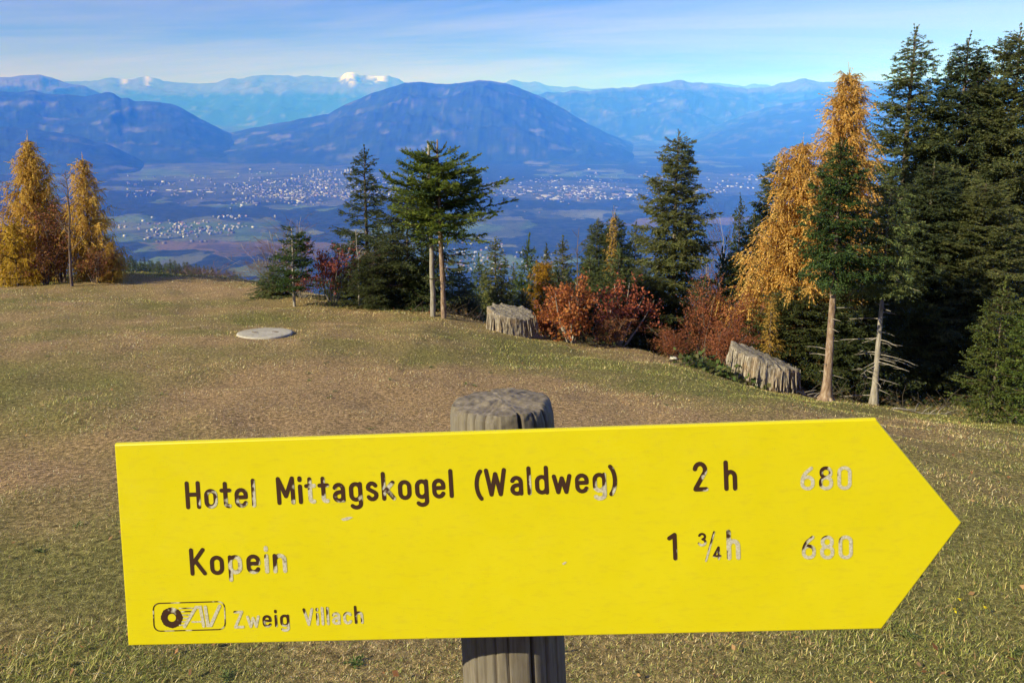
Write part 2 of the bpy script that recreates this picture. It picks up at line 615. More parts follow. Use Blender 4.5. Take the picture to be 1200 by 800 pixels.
def mountain(sil, D, Wd, seed, nx=320, nt_=76, rock=0.0, snow=None, gully=0.5, tree_line=None, pw=1.15, field=0.3, rough=2.2):
    sil = np.array(sil, float)
    us = np.linspace(sil[0, 0], sil[-1, 0], nx)
    vs = np.interp(us, sil[:, 0], sil[:, 1]) + rough * (fbm(us / 14.0, us * 0 + seed, 0, 4, seed + 5) - 0.5)
    rp = np.array([P(u, v, D) for u, v in zip(us, vs)])
    t = np.linspace(-1, 1, nt_)
    X = rp[None, :, 0] * (1 + t[:, None] * Wd / D)
    Y = D + t[:, None] * Wd + 0 * X
    sc = Wd * 0.35
    zc = rp[None, :, 2] - VALLEY
    zc = np.maximum(zc, 1)
    zc = zc * (1 + 0.05 * (ridged(X / sc * 2, Y / sc * 2, 5, seed + 3) - 0.6))
    rg = ridged(X / sc + seed, Y / sc, 5, seed)
    at = np.abs(t)[:, None]
    warp = (rg - 0.6) * gully * np.clip(at * 3, 0, 1) * (1 - at * 0.4)
    sh = np.clip(1 - np.clip(at - warp * 0.55, 0, 1.2) ** pw, 0, 1) * np.clip((1 - at) * 6, 0, 1)
    Z = VALLEY - 25 + (zc + 25) * sh + zc * 0.16 * (ridged(X / sc * 2.6, Y / sc * 2.6, 5, seed + 9) - 0.62) * np.clip(at * 6, 0, 1) * np.clip((1 - at) * 3, 0, 1)
    n, m = X.shape
    i = np.arange(n - 1)[:, None] * m
    j = np.arange(m - 1)[None, :]
    q = np.stack([i + j, i + j + 1, i + m + j + 1, i + m + j], -1).reshape(-1, 4)
    hgt = Z.ravel()
    x, y = X.ravel(), Y.ravel()
    nn = fbm(x / 700, y / 700, hgt / 700, 5, seed + 40)
    forest = np.array([0.017, 0.028, 0.014])[None] * (0.6 + 0.9 * nn)[:, None]
    alp = np.array([0.10, 0.085, 0.055])[None] * (0.7 + 0.6 * fbm(x / 300, y / 300, 0, 3, seed + 60))[:, None]
    grey = np.array([0.17, 0.165, 0.155])
    tl = 450.0 if tree_line is None else tree_line
    wa = np.clip((hgt - tl) / 220 + (nn - 0.5) * 3.0, 0, 1)[:, None]
    c = forest * (1 - wa) + alp * wa
    wf = np.clip((fbm(x / 300, y / 420, hgt / 160, 5, seed + 70) - 0.66 + field * 0.11) * 14, 0, 1)[:, None] * (hgt < tl)[:, None] * field * 0.4
    c = c * (1 - wf) + np.array([0.12, 0.115, 0.06]) * wf
    wr = np.clip((fbm(x / 420, y / 420, hgt / 120, 4, seed + 80) - 0.66 + rock * 0.3) * 10, 0, 1)[:, None] * min(1.0, rock + 0.5)
    c = c * (1 - wr) + grey * wr
    if snow:
        for (u0, u1, zlow) in snow:
            uu = np.broadcast_to(us[None, :], X.shape).ravel()
            ws = np.clip((uu - u0) / 8, 0, 1) * np.clip((u1 - uu) / 8, 0, 1) * np.clip((hgt - zlow) / 140 + (fbm(x / 420, y / 420, hgt / 90, 4, seed + 91) - 0.5) * 7, 0, 1)
            c = c * (1 - ws[:, None]) + np.array([0.86, 0.88, 0.9]) * ws[:, None]
    me = mesh_np('mountain', np.stack([X, Y, Z], -1), [q], m_mtn, c, True)
    return obj('mountain', me, kind='structure')


mountain([(-160, 94), (60, 97), (100, 93), (130, 91), (150, 93), (175, 91), (200, 95), (230, 99), (255, 96), (270, 92), (300, 89), (325, 87), (345, 89), (360, 86), (380, 90), (398, 90), (405, 86), (412, 84), (418, 85), (425, 89), (432, 87), (445, 91), (455, 90), (475, 96), (520, 104), (580, 102), (600, 94), (612, 98), (625, 96), (650, 100), (675, 101), (700, 104), (760, 102), (830, 99), (850, 97), (880, 101), (960, 98), (1300, 102)],
         45000, 9500, 11, nx=480, rock=0.06, snow=[(396, 424, 1560), (428, 455, 1640), (140, 152, 1300), (168, 180, 1350)], tree_line=750, gully=0.7, rough=6.5)
mountain([(-200, 84), (-60, 86), (0, 91), (20, 90), (45, 87), (62, 91), (80, 97), (100, 101), (120, 109), (150, 124), (190, 142), (240, 165)], 25000, 6000, 23, rock=0.15, tree_line=500)
mountain([(600, 113), (640, 108), (680, 107), (705, 103), (725, 103), (750, 101), (775, 98), (792, 93), (806, 96), (822, 96), (850, 100), (880, 104), (905, 101), (925, 95), (943, 92), (958, 96), (975, 97), (1010, 95), (1040, 95), (1100, 92), (1300, 90)], 27000, 8500, 37, nx=420, rock=0.08, tree_line=480, field=0.8, gully=0.8, rough=4.5)
mountain([(-260, 110), (-60, 105), (0, 107), (20, 108), (38, 106), (52, 109), (72, 110), (100, 112), (125, 109), (133, 110), (142, 116), (150, 115), (158, 119), (175, 119), (200, 122), (215, 128), (235, 140), (262, 153), (300, 167), (340, 174), (380, 182), (430, 193)], 15500, 4600, 51, nx=400, rock=0.02, tree_line=900, field=0.45)
mountain([(690, 206), (720, 192), (745, 178), (790, 168), (830, 150), (860, 139), (900, 126), (960, 114), (1000, 108), (1040, 104), (1100, 99), (1320, 88)], 19500, 7500, 67, nx=360, rock=0.0, tree_line=700, field=0.9, gully=0.75)
mountain([(250, 160), (290, 151), (330, 143), (360, 138), (385, 134), (400, 125), (425, 113), (455, 102), (475, 98), (492, 96.5), (512, 98.5), (530, 98.5), (545, 96), (560, 93.5), (575, 94), (592, 97), (612, 104), (640, 116), (665, 130), (690, 146), (720, 160), (745, 174), (785, 203)], 15800, 5200, 83, nx=420, rock=0.04, tree_line=520, field=0.5, gully=0.65)
mountain([(470, 192), (520, 182), (560, 176), (600, 171), (640, 168), (690, 164), (712, 167), (730, 175), (752, 188), (775, 206)], 12800, 2300, 95, nx=240, nt_=50, tree_line=900, field=0.25)
mountain([(-260, 135), (-80, 141), (0, 148), (40, 151), (70, 156), (100, 162), (130, 171), (155, 182), (185, 196), (215, 209), (260, 218)], 11500, 2600, 107, nx=260, nt_=50, tree_line=900, field=0.2)

# haze: one even box of valley air round everything
mh = bpy.data.materials.new('haze_air')
mh.use_nodes = True
nt = mh.node_tree
nt.nodes.clear()
o_ = nt.nodes.new('ShaderNodeOutputMaterial')
pv = nt.nodes.new('ShaderNodeVolumePrincipled')
pv.inputs['Color'].default_value = (0.036, 0.18, 1.0, 1)
pv.inputs['Absorption Color'].default_value = (1, 1, 1, 1)     # clear air: it scatters, blue most, and absorbs nothing
pv.inputs['Density'].default_value = 1.1e-4
pv.inputs['Anisotropy'].default_value = -0.4
nt.links.new(pv.outputs[0], o_.inputs['Volume'])
bz, tz, hw = VALLEY - 34, 2300, 62000
hv = [(sx * hw, sy * hw, z) for z in (bz, tz) for sx, sy in ((-1, -1), (1, -1), (1, 1), (-1, 1))]
hme = mesh_np('haze', hv, [np.array([(3, 2, 1, 0), (4, 5, 6, 7), (0, 1, 5, 4), (1, 2, 6, 5), (2, 3, 7, 6), (3, 0, 4, 7)])], mh)
obj('haze', hme, kind='stuff')

# ------------------------------------------------------------------ signpost
BR = np.array([[0.9982358, -0.0460512, -0.03747766], [-0.0324182, 0.1060853, -0.99382844], [0.04974282, 0.99329009, 0.10440525]])
BT = np.array([-0.01865693, 0.6516763, -0.40105426])
BW, BH_, BTIP = 0.72364081, 0.2, 0.07587345
XK = 0.9935
sp = bpy.data.objects.new('signpost', None)
COL.objects.link(sp)
Mb = Matrix(((*BR[0], BT[0]), (*BR[1], BT[1]), (*BR[2], BT[2]), (0, 0, 0, 1)))
tag(sp, 'yellow arrow-shaped hiking signboard pointing right on a weathered round wooden post', 'signpost')
# the root stands at the foot of the post; parts are placed in the board's frame
POST_R = 0.0565
POST_GAP = 0.050
post_cx = 0.0075


def board_local(x, y, z):
    return BR @ np.array([x, y, z]) + BT


axis_c = board_local(post_cx, 0, -POST_GAP - POST_R)
ydir = BR[:, 1] / np.linalg.norm(BR[:, 1])
s_ = 0.0
for _ in range(60):
    pt = axis_c - ydir * s_
    s_ += pt[2] - float(H(pt[0], pt[1]))
foot = axis_c - ydir * s_
sp.location = foot
bpy.context.view_layer.update()
inv_root = Matrix.Translation(Vector(foot)).inverted()
LOCAL = inv_root @ Mb


def board_part(name, me, parent, label=None):
    o = obj(name, me, parent, label=label)
    if parent is sp:
        o.matrix_local = LOCAL
    return o


# post: round timber with drying cracks and a chipped, domed top
def post_mesh():
    top = 0.098
    bot = -s_ - 0.12
    ns = 240
    rows = np.concatenate([np.geomspace(0.0005, 0.30, 90), np.linspace(0.33, top - bot, 30)])
    th = np.arange(ns) / ns * 2 * PI
    T, Zr = np.meshgrid(th, rows)
    Zp = top - Zr
    cx, cy = np.cos(T), np.sin(T)
    r = POST_R * np.ones_like(T)
    r += 0.0012 * (fbm(cx * 2, cy * 2, Zp * 3, 3, 7) - 0.5) * 2
    r += 0.0007 * (vn(T * 28 / (2 * PI) * 2, Zp * 8, 0, 13) - 0.5) * 2
    rng = np.random.RandomState(4)
    crack = np.zeros_like(T)
    for k in range(30):
        a0 = rng.rand() * 2 * PI
        w = rng.uniform(0.008, 0.02)
        dep = rng.choice([0.0015, 0.002, 0.003, 0.005], p=[.4, .3, .2, .1])
        ln = rng.uniform(0.05, 0.6)
        wob = 0.03 * (vn(Zp * 9 + k, k * 3.1, 0, 5) - 0.5)
        d = np.abs((T - a0 + wob + PI) % (2 * PI) - PI)
        cc = np.clip(1 - d / w, 0, 1) * np.clip((ln - Zr) / 0.08 * 2, 0, 1)
        crack = np.maximum(crack, cc * dep / 0.007)
        r -= dep * cc
    for a0, dep, w in ((R(66), 0.009, 0.04), (R(106), 0.004, 0.03), (R(92), 0.003, 0.018), (R(130), 0.003, 0.022), (R(118), 0.002, 0.02), (R(48), 0.004, 0.025), (R(30), 0.003, 0.03)):
        d = np.abs((T - a0 + 0.02 * (vn(Zp * 7, a0, 0, 6) - 0.5) + PI) % (2 * PI) - PI)
        r -= dep * np.clip(1 - d / w, 0, 1)
        crack = np.maximum(crack, np.clip(1 - d / w, 0, 1))
    # rounded and chipped top rim
    edge = np.exp(-Zr / 0.008)
    chip = fbm(T * 22 / (2 * PI), Zp * 60, 0, 3, 29)
    r -= edge * (0.0035 + 0.006 * np.clip(chip - 0.45, 0, 1) * 2)
    topdrop = 0.010 * np.clip(fbm(T * 9 / (2 * PI) + 2, 0, 0, 3, 31) - 0.4, 0, 1)
    Zp = Zp - topdrop * np.exp(-Zr / 0.02)
    V = np.stack([r * np.cos(T), Zp, -r * np.sin(T) * -1], -1)
    V[..., 2] = -(r * np.sin(T)) * -1
    V = np.stack([r * np.cos(T), Zp, r * np.sin(T)], -1)
    n, m = T.shape
    i = np.arange(n - 1)[:, None] * m
    j = np.arange(m)[None, :]
    k = (j + 1) % m
    q = np.stack([i + j, i + k, i + m + k, i + m + j], -1).reshape(-1, 4)
    # top disc
    rr = np.linspace(1, 0, 30)[1:]
    base = V[0]
    tops = []
    for f in rr:
        x = base[:, 0] * f
        z = base[:, 2] * f
        y = base[:, 1] * f + (top + 0.003) * (1 - f)
        y = y + 0.0075 * (fbm(x * 70, z * 70, 0, 4, 41) - 0.5) * (1 - f * f * .5) + 0.003 * (ridged(x * 45 + z * 20, z * 14, 3, 47) - .6)
        tops.append(np.stack([x, y, z], -1))
    tops = np.array(tops)
    V2 = np.concatenate([V.reshape(-1, 3), tops.reshape(-1, 3)])
    off = n * m
    q2 = []
    prev = np.arange(m)
    for a_ in range(len(rr)):
        cur = off + a_ * m + np.arange(m)
        q2.append(np.stack([prev, cur, np.roll(cur, -1), np.roll(prev, -1)], -1))
        prev = cur
    topmask = np.concatenate([np.zeros(off), np.ones(len(V2) - off)])
    cr = np.concatenate([crack.ravel(), np.zeros(len(V2) - off)])
    V2 = V2 + np.array([post_cx, 0, -POST_GAP - POST_R])
    return mesh_np('post', V2, [q] + q2, None, None, True, {'top': topmask, 'crack': cr})


m_post, nt, b = material('weathered_timber', 0.85, 0.2)
v1 = objco(nt, (1, 0.06, 1))
v2 = objco(nt)
fg = noise(nt, v1, 260, 5, 0.7)
fl = noise(nt, v2, 22, 4, 0.6)
c = ramp(nt, fg, [(0.25, (0.065, 0.05, 0.038)), (0.5, (0.135, 0.112, 0.088)), (0.75, (0.22, 0.19, 0.155))])
c = mixc(nt, ramp(nt, fl, [(0.35, 0.0), (0.7, 0.6)]), c, (0.165, 0.158, 0.148))
ft = noise(nt, v2, 95, 6, 0.75)
ctop = ramp(nt, ft, [(0.3, (0.07, 0.057, 0.045)), (0.55, (0.165, 0.138, 0.112)), (0.75, (0.27, 0.235, 0.195))])
c = mixc(nt, attr(nt, 'top').outputs['Fac'], c, ctop)
c = mixc(nt, attr(nt, 'crack').outputs['Fac'], c, (0.05, 0.035, 0.025))
nt.links.new(c, b.inputs['Base Color'])
bump(nt, b, fg, 0.35, 0.001)
me = post_mesh()
me.materials.append(m_post)
board_part('post', me, sp)

# board: folded sheet with a soft rim
m_board, nt, b = material('yellow_enamel', 0.42, 0.35)
v = objco(nt)
c = ramp(nt, noise(nt, v, 9, 5, 0.6), [(0.3, (0.525, 0.455, 0.004)), (0.7, (0.55, 0.48, 0.006))])
c = mixc(nt, ramp(nt, noise(nt, objco(nt, (1, 3, 1)), 60, 4, 0.6), [(0.52, 0.0), (0.80, 0.30)]), c, (0.38, 0.29, 0.03))
c = mixc(nt, ramp(nt, noise(nt, v, 420, 2, 0.5), [(0.72, 0.0), (0.78, 0.5)]), c, (0.45, 0.33, 0.08))
nt.links.new(c, b.inputs['Base Color'])
rr_ = noise(nt, v, 30, 4, 0.6)
nt.links.new(ramp(nt, rr_, [(0.3, 0.34), (0.7, 0.52)]), b.inputs['Roughness'])
bump(nt, b, noise(nt, v, 14, 3, 0.5), 0.10, 0.004)


def board_mesh():
    out = np.array([(-BW / 2, -BH_ / 2), (BW / 2, -BH_ / 2), (BW / 2 + BTIP, 0), (BW / 2, BH_ / 2), (-BW / 2, BH_ / 2)])

    def inset(p, d):
        n = len(p)
        r = []
        for i in range(n):
            a, b_, c_ = p[i - 1], p[i], p[(i + 1) % n]
            e1 = (b_ - a) / np.linalg.norm(b_ - a)
            e2 = (c_ - b_) / np.linalg.norm(c_ - b_)
            n1, n2 = np.array([-e1[1], e1[0]]), np.array([-e2[1], e2[0]])
            m = n1 + n2
            r.append(b_ + m * d / (m @ n1))
        return np.array(r)
    loops = [(0, -0.005), (0, -0.0030), (0.0003, -0.0014), (0.0008, -0.0004), (0.0016, 0.0), ]
    V, F = [], []
    for d, z in loops:
        p = inset(out, d)
        V += [(a, b_, z) for a, b_ in p]
    n = 5
    for k in range(len(loops) - 1):
        for i in range(n):
            j = (i + 1) % n
            F.append((k * n + i, k * n + j, (k + 1) * n + j, (k + 1) * n + i))
    me = bpy.data.meshes.new('sign_board')
    e = (len(loops) - 1) * n
    F.append(tuple(e + i for i in range(n)))
    F.append(tuple(reversed(range(n))))
    me.from_pydata(V, [], F)
    me.materials.append(m_board)
    return me


board = board_part('sign_board', board_mesh(), sp)

# bracket between board and post (seen from the side)
m_brk, nt, b = material('grey_steel', 0.45, 0.5)
b.inputs['Metallic'].default_value = 0.8
b.inputs['Base Color'].default_value = (0.4, 0.4, 0.4, 1)
for yy in (-0.045, 0.045):
    g = Geo()
    x0, x1, y0, y1, z0, z1 = post_cx - 0.05, post_cx + 0.05, yy - 0.012, yy + 0.012, -0.056, -0.0052
    vv = [(x, y, z) for x in (x0, x1) for y in (y0, y1) for z in (z0, z1)]
    g.add(vv, q=[(0, 1, 3, 2), (4, 6, 7, 5), (0, 4, 5, 1), (2, 3, 7, 6), (0, 2, 6, 4), (1, 5, 7, 3)])
    board_part('bracket', g.mesh('bracket', m_brk, color=False), sp)


# stroke lettering (routed grotesk): every glyph is a set of centre lines
def arc(cx, cy, rx, ry, a0, a1, n=9):
    t = np.radians(np.linspace(a0, a1, n))
    return [(cx + rx * math.cos(k), cy + ry * math.sin(k)) for k in t]


def stad(x0, x1, y0, y1):
    rx, cx = (x1 - x0) / 2, (x0 + x1) / 2
    ry = min((y1 - y0) / 2, rx * 1.15)
    return arc(cx, y1 - ry, rx, ry, 0, 180, 11) + arc(cx, y0 + ry, rx, ry, 180, 360, 11) + [(x1, y1 - ry)]


L_ = 0.065
X1 = 0.37
G = {
    'H': (.5, [[(L_, L_), (L_, .935)], [(.43, L_), (.43, .935)], [(L_, .52), (.43, .52)]]),
    'M': (.6, [[(L_, L_), (L_, .935), (.3, .3), (.535, .935), (.535, L_)]]),
    'W': (.68, [[(.05, .935), (.19, L_), (.34, .8), (.49, L_), (.63, .935)]]),
    'K': (.5, [[(L_, L_), (L_, .935)], [(.43, .935), (.09, .42)], [(.17, .55), (.45, L_)]]),
    'Z': (.48, [[(.07, .935), (.41, .935), (.06, L_), (.42, L_)]]),
    'V': (.5, [[(.05, .935), (.25, L_), (.45, .935)]]),
    'o': (.44, [stad(L_, X1, L_, .635)]),
    'e': (.44, [[(L_ + .02, .37), (X1, .37), (X1, .45)] + arc(.218, .46, .152, .175, 0, 180, 10) + arc(.218, .24, .152, .175, 180, 335, 10)]),
    'c': (.42, [arc(.218, .46, .152, .175, 25, 180, 9) + arc(.218, .24, .152, .175, 180, 335, 9)]),
    't': (.32, [[(.14, .88), (.14, .2)] + arc(.235, .17, .095, .105, 180, 285, 6), [(.02, .635), (.28, .635)]]),
    'l': (.13, [[(L_, L_), (L_, .96)]]),
    'i': (.13, [[(L_, L_), (L_, .635)], [(L_, .86), (L_, .93)]]),
    'a': (.43, [arc(.21, .47, .14, .165, 160, 0, 9) + [(.35, .3), (.35, L_)], [(.35, .37), (.24, .37)] + arc(.215, .215, .145, .15, 90, 270, 9) + arc(.23, .2, .12, .135, 270, 360, 5)]),
    'g': (.44, [stad(L_, X1, L_ + .01, .635), [(X1, .635), (X1, -.08)] + arc(.218, -.08, .152, .13, 0, -150, 8)]),
    's': (.4, [arc(.2, .49, .13, .145, 25, 200, 8) + [(.12, .41), (.28, .31)] + arc(.2, .21, .135, .145, 20, -155, 8)]),
    'k': (.42, [[(L_, L_), (L_, .96)], [(.37, .635), (.09, .3)], [(.16, .39), (.39, L_)]]),
    'd': (.44, [stad(L_, X1, L_ + .01, .635), [(X1, L_), (X1, .96)]]),
    'w': (.6, [[(.05, .635), (.17, L_), (.3, .56), (.43, L_), (.55, .635)]]),
    'p': (.44, [stad(L_, X1, L_ + .01, .635), [(L_, .635), (L_, -.2)]]),
    'n': (.43, [[(L_, L_), (L_, .635)], [(L_, .48)] + arc(.218, .47, .148, .165, 165, 0, 9) + [(.366, L_)]]),
    'h': (.43, [[(L_, L_), (L_, .96)], [(L_, .48)] + arc(.218, .47, .148, .165, 165, 0, 9) + [(.366, L_)]]),
    '(': (.22, [arc(.36, .42, .29, .58, 122, 238, 11)]),
    ')': (.22, [arc(-.14, .42, .29, .58, 58, -58, 11)]),
    '1': (.27, [[(.03, .78), (.19, .9), (.19, L_)]]),
    '2': (.47, [arc(.235, .72, .165, .21, 170, -20, 11) + [(.08, .1), (.07, L_), (.42, L_)]]),
    '3': (.44, [arc(.21, .72, .14, .2, 160, -75, 10) + arc(.2, .29, .165, .225, 80, -160, 11)]),
    '4': (.5, [[(.36, L_), (.36, .935), (.05, .28), (.46, .28)]]),
    '6': (.47, [stad(L_, .405, L_, .56), [(.36, .93)] + arc(.42, .32, .355, .56, 118, 180, 8)]),
    '8': (.47, [stad(.085, .385, .53, .935), stad(L_, .405, L_, .53)]),
    '0': (.47, [stad(L_, .405, L_, .935)]),
    '/': (.4, [[(.03, -.05), (.37, 1.0)]]),
}


def ribbon(pts, w):
    """flat stroke with mitred joints and round ends; returns verts (x, y), side value, faces"""
    p = [np.array(q, float) for q in pts]
    p = [q for i, q in enumerate(p) if i == 0 or np.linalg.norm(q - p[i - 1]) > 1e-5]
    n = len(p)
    closed = np.linalg.norm(p[0] - p[-1]) < 1e-4
    V, F = [], []
    for i in range(n):
        a = p[i - 1] if i > 0 else (p[-2] if closed else None)
        c_ = p[i + 1] if i < n - 1 else (p[1] if closed else None)
        e1 = (p[i] - a) / np.linalg.norm(p[i] - a) if a is not None else None
        e2 = (c_ - p[i]) / np.linalg.norm(c_ - p[i]) if c_ is not None else None
        if e1 is None:
            e1 = e2
        if e2 is None:
            e2 = e1
        n1, n2 = np.array([-e1[1], e1[0]]), np.array([-e2[1], e2[0]])
        m = n1 + n2
        L = max(m @ n1, 0.35)
        o = m / L * w / 2
        V += [p[i] + o, p[i] - o]
        if i:
            F.append((2 * i - 2, 2 * i - 1, 2 * i + 1, 2 * i))
    if not closed:
        for end in (0, n - 1):
            d = (p[0] - p[1]) if end == 0 else (p[-1] - p[-2])
            d = d / np.linalg.norm(d)
            nn = np.array([-d[1], d[0]])
            c0 = len(V)
            for k in range(1, 6):
                an = PI * k / 6
                V.append(p[end] + (nn * math.cos(an) + d * math.sin(an)) * w / 2)
            i0, i1 = (2 * end + 1, 2 * end) if end == 0 else (2 * end, 2 * end + 1)
            F.append((i1, *[c0 + 4 - k for k in range(5)], i0) if True else None)
    return V, F


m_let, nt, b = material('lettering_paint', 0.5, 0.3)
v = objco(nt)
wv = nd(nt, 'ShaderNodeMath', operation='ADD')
nt.links.new(attr(nt, 'wear_glint').outputs['Fac'], wv.inputs[0])
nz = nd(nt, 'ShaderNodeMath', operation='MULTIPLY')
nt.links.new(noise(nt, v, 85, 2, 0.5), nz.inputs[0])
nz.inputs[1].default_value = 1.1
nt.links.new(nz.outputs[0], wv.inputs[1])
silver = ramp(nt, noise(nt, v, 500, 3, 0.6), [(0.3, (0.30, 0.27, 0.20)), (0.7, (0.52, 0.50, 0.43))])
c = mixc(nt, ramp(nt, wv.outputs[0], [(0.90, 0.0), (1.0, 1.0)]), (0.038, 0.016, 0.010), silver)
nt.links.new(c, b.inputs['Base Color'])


def lettering(text, x0, x1, y0, y1, cap, wears, sw=0.148, hgt=0.00025):
    """text between board x0..x1 on the base line y0..y1"""
    V, F, Wr = [], [], []
    x0, x1 = x0 * XK, x1 * XK
    gap = 0.125
    adv, pen = [], 0
    for ch in text:
        adv.append(pen)
        pen += G[ch][0] + gap
    tot = pen - gap
    sx = (x1 - x0) / tot
    ang = math.atan2(y1 - y0, x1 - x0)
    lift = 0
    for ch, a0, wr in zip(text, adv, wears):
        w_, strokes = G[ch]
        parts_ = []
        for st in strokes:
            cur = [st[0]]
            for k in range(1, len(st)):
                cur.append(st[k])
                if k < len(st) - 1:
                    e1, e2 = np.subtract(st[k], st[k - 1]), np.subtract(st[k + 1], st[k])
                    if e1 @ e2 < 0.35 * np.linalg.norm(e1) * np.linalg.norm(e2):
                        parts_.append(cur)
                        cur = [st[k]]
            parts_.append(cur)
        for st in parts_:
            st2 = [((a0 + q[0]) * sx, q[1] * cap) for q in st]
            vv, ff = ribbon(st2, sw * cap)
            off = len(V)
            lift += 1
            for q in vv:
                V.append((x0 + q[0] * math.cos(ang) - q[1] * math.sin(ang), y0 + q[0] * math.sin(ang) + q[1] * math.cos(ang), hgt + 0.00001 * (lift % 7)))
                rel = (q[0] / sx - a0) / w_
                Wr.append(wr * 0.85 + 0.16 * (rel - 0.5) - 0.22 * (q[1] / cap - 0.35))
            # side of the stroke: worn silver biased to the lower right, a painted highlight
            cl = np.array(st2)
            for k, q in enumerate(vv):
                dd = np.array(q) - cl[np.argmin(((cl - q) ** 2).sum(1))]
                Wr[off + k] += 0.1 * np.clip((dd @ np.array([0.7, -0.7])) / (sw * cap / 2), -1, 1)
            F += [tuple(off + i for i in f) for f in ff]
    me = bpy.data.meshes.new('lettering')
    me.from_pydata(V, [], F)
    at = me.attributes.new('wear_glint', 'FLOAT', 'POINT')
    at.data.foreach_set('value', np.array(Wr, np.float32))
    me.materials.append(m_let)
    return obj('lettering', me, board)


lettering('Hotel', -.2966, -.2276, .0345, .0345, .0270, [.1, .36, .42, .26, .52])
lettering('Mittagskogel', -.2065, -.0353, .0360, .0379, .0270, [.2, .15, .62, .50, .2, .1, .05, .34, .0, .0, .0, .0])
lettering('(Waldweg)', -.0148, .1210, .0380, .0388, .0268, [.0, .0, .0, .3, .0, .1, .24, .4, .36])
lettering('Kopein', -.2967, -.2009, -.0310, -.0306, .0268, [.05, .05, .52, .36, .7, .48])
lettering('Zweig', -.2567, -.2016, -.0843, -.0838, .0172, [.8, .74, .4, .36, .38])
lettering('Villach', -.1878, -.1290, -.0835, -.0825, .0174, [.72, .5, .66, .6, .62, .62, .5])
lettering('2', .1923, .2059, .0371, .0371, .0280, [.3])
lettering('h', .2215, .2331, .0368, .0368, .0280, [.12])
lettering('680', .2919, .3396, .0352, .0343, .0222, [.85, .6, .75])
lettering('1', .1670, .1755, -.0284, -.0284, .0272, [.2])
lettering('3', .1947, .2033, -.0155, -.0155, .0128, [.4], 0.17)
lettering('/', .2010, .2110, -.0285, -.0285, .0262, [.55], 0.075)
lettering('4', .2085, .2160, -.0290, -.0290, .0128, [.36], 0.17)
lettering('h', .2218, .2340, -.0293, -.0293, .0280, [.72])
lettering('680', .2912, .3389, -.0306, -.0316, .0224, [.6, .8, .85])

# club emblem: rounded frame, dark flower ring, two slanted letters with speed lines
def flat(name, polys, mat, z=0.00025, wear_glint=0.0):
    V, F = [], []
    for i, (vv, ff) in enumerate(polys):
        off = len(V)
        V += [(p[0], p[1], z + 0.00001 * i) for p in vv]
        F += [tuple(off + k for k in f) for f in ff]
    me = bpy.data.meshes.new(name)
    me.from_pydata(V, [], F)
    at = me.attributes.new('wear_glint', 'FLOAT', 'POINT')
    at.data.foreach_set('value', np.full(len(V), wear_glint, np.float32))
    me.materials.append(mat)
    return me


def em(s, t):      # emblem coordinates 0..1 in its frame -> board
    return np.array([-.3345 + s * .0706 + t * 0.0008, -.0854 + t * .0277 + s * 0.0003])


rc = []
for (cx, cy, a0) in ((.91, .78, 0), (.09, .78, 90), (.09, .22, 180), (.91, .22, 270)):
    rc += [em(cx + .09 * math.cos(R(a0 + k * 22.5)), cy + .22 * math.sin(R(a0 + k * 22.5))) for k in range(5)]
rc.append(rc[0])
emb = [ribbon(rc, 0.0011)]
obj('emblem_frame', flat('emblem_frame', emb, m_let, wear_glint=0.33), board)
cen = em(.255, .47)
ringv, ringf = [], []
nr = 64
for k in range(nr):
    an = 2 * PI * k / nr
    ro = 0.0106 * (1 + 0.02 * math.cos(8 * an) + (0.03 if k % 3 == 0 else 0))
    for rad in (0.0042, ro):
        ringv.append(cen + np.array([math.cos(an) * rad, math.sin(an) * rad * 0.95]))
for k in range(nr):
    j = (k + 1) % nr
    ringf.append((2 * k, 2 * k + 1, 2 * j + 1, 2 * j))
obj('emblem_flower', flat('emblem_flower', [(ringv, ringf)], m_let, wear_glint=0.22), board)
letters = []
for pts, w in (([(.43, .14), (.60, .82), (.66, .82), (.70, .14)], .0030), ([(.54, .30), (.66, .30)], .0016), ([(.73, .82), (.76, .16), (.80, .16), (.93, .84)], .0032)):
    letters.append(ribbon([em(*p) for p in pts], w))
obj('emblem_letters', flat('emblem_letters', letters, m_let, 0.0003, wear_glint=0.68), board)
lines = [ribbon([em(s0, t), em(s1, t)], .0011) for s0, s1, t in ((.37, .55, .80), (.40, .52, .68), (.41, .50, .56), (.42, .48, .44), (.40, .46, .32), (.36, .44, .20))]
obj('emblem_lines', flat('emblem_lines', lines, m_let, 0.00042, wear_glint=0.42), board)
# two chips in the enamel
chips = []
for (cx, cy, rx, ry, rot) in ((-.139, .0205, .0058, .0016, .2), (.0672, -.0285, .0022, .0012, .4)):
    vv = [(cx + rx * math.cos(t) * (0.7 + .5 * random.Random(int(t * 9)).random()), cy + ry * math.sin(t) + rot * rx * math.cos(t)) for t in np.arange(12) * PI / 6]
    obj('enamel_chip', flat('enamel_chip', [(vv, [tuple(range(12))])], m_let, 0.0002, wear_glint=0.65), board)

# ------------------------------------------------------------------ trees
UP = np.array([0, 0, 1.0])


def unit(v):
    return v / (np.linalg.norm(v, axis=-1, keepdims=True) + 1e-12)


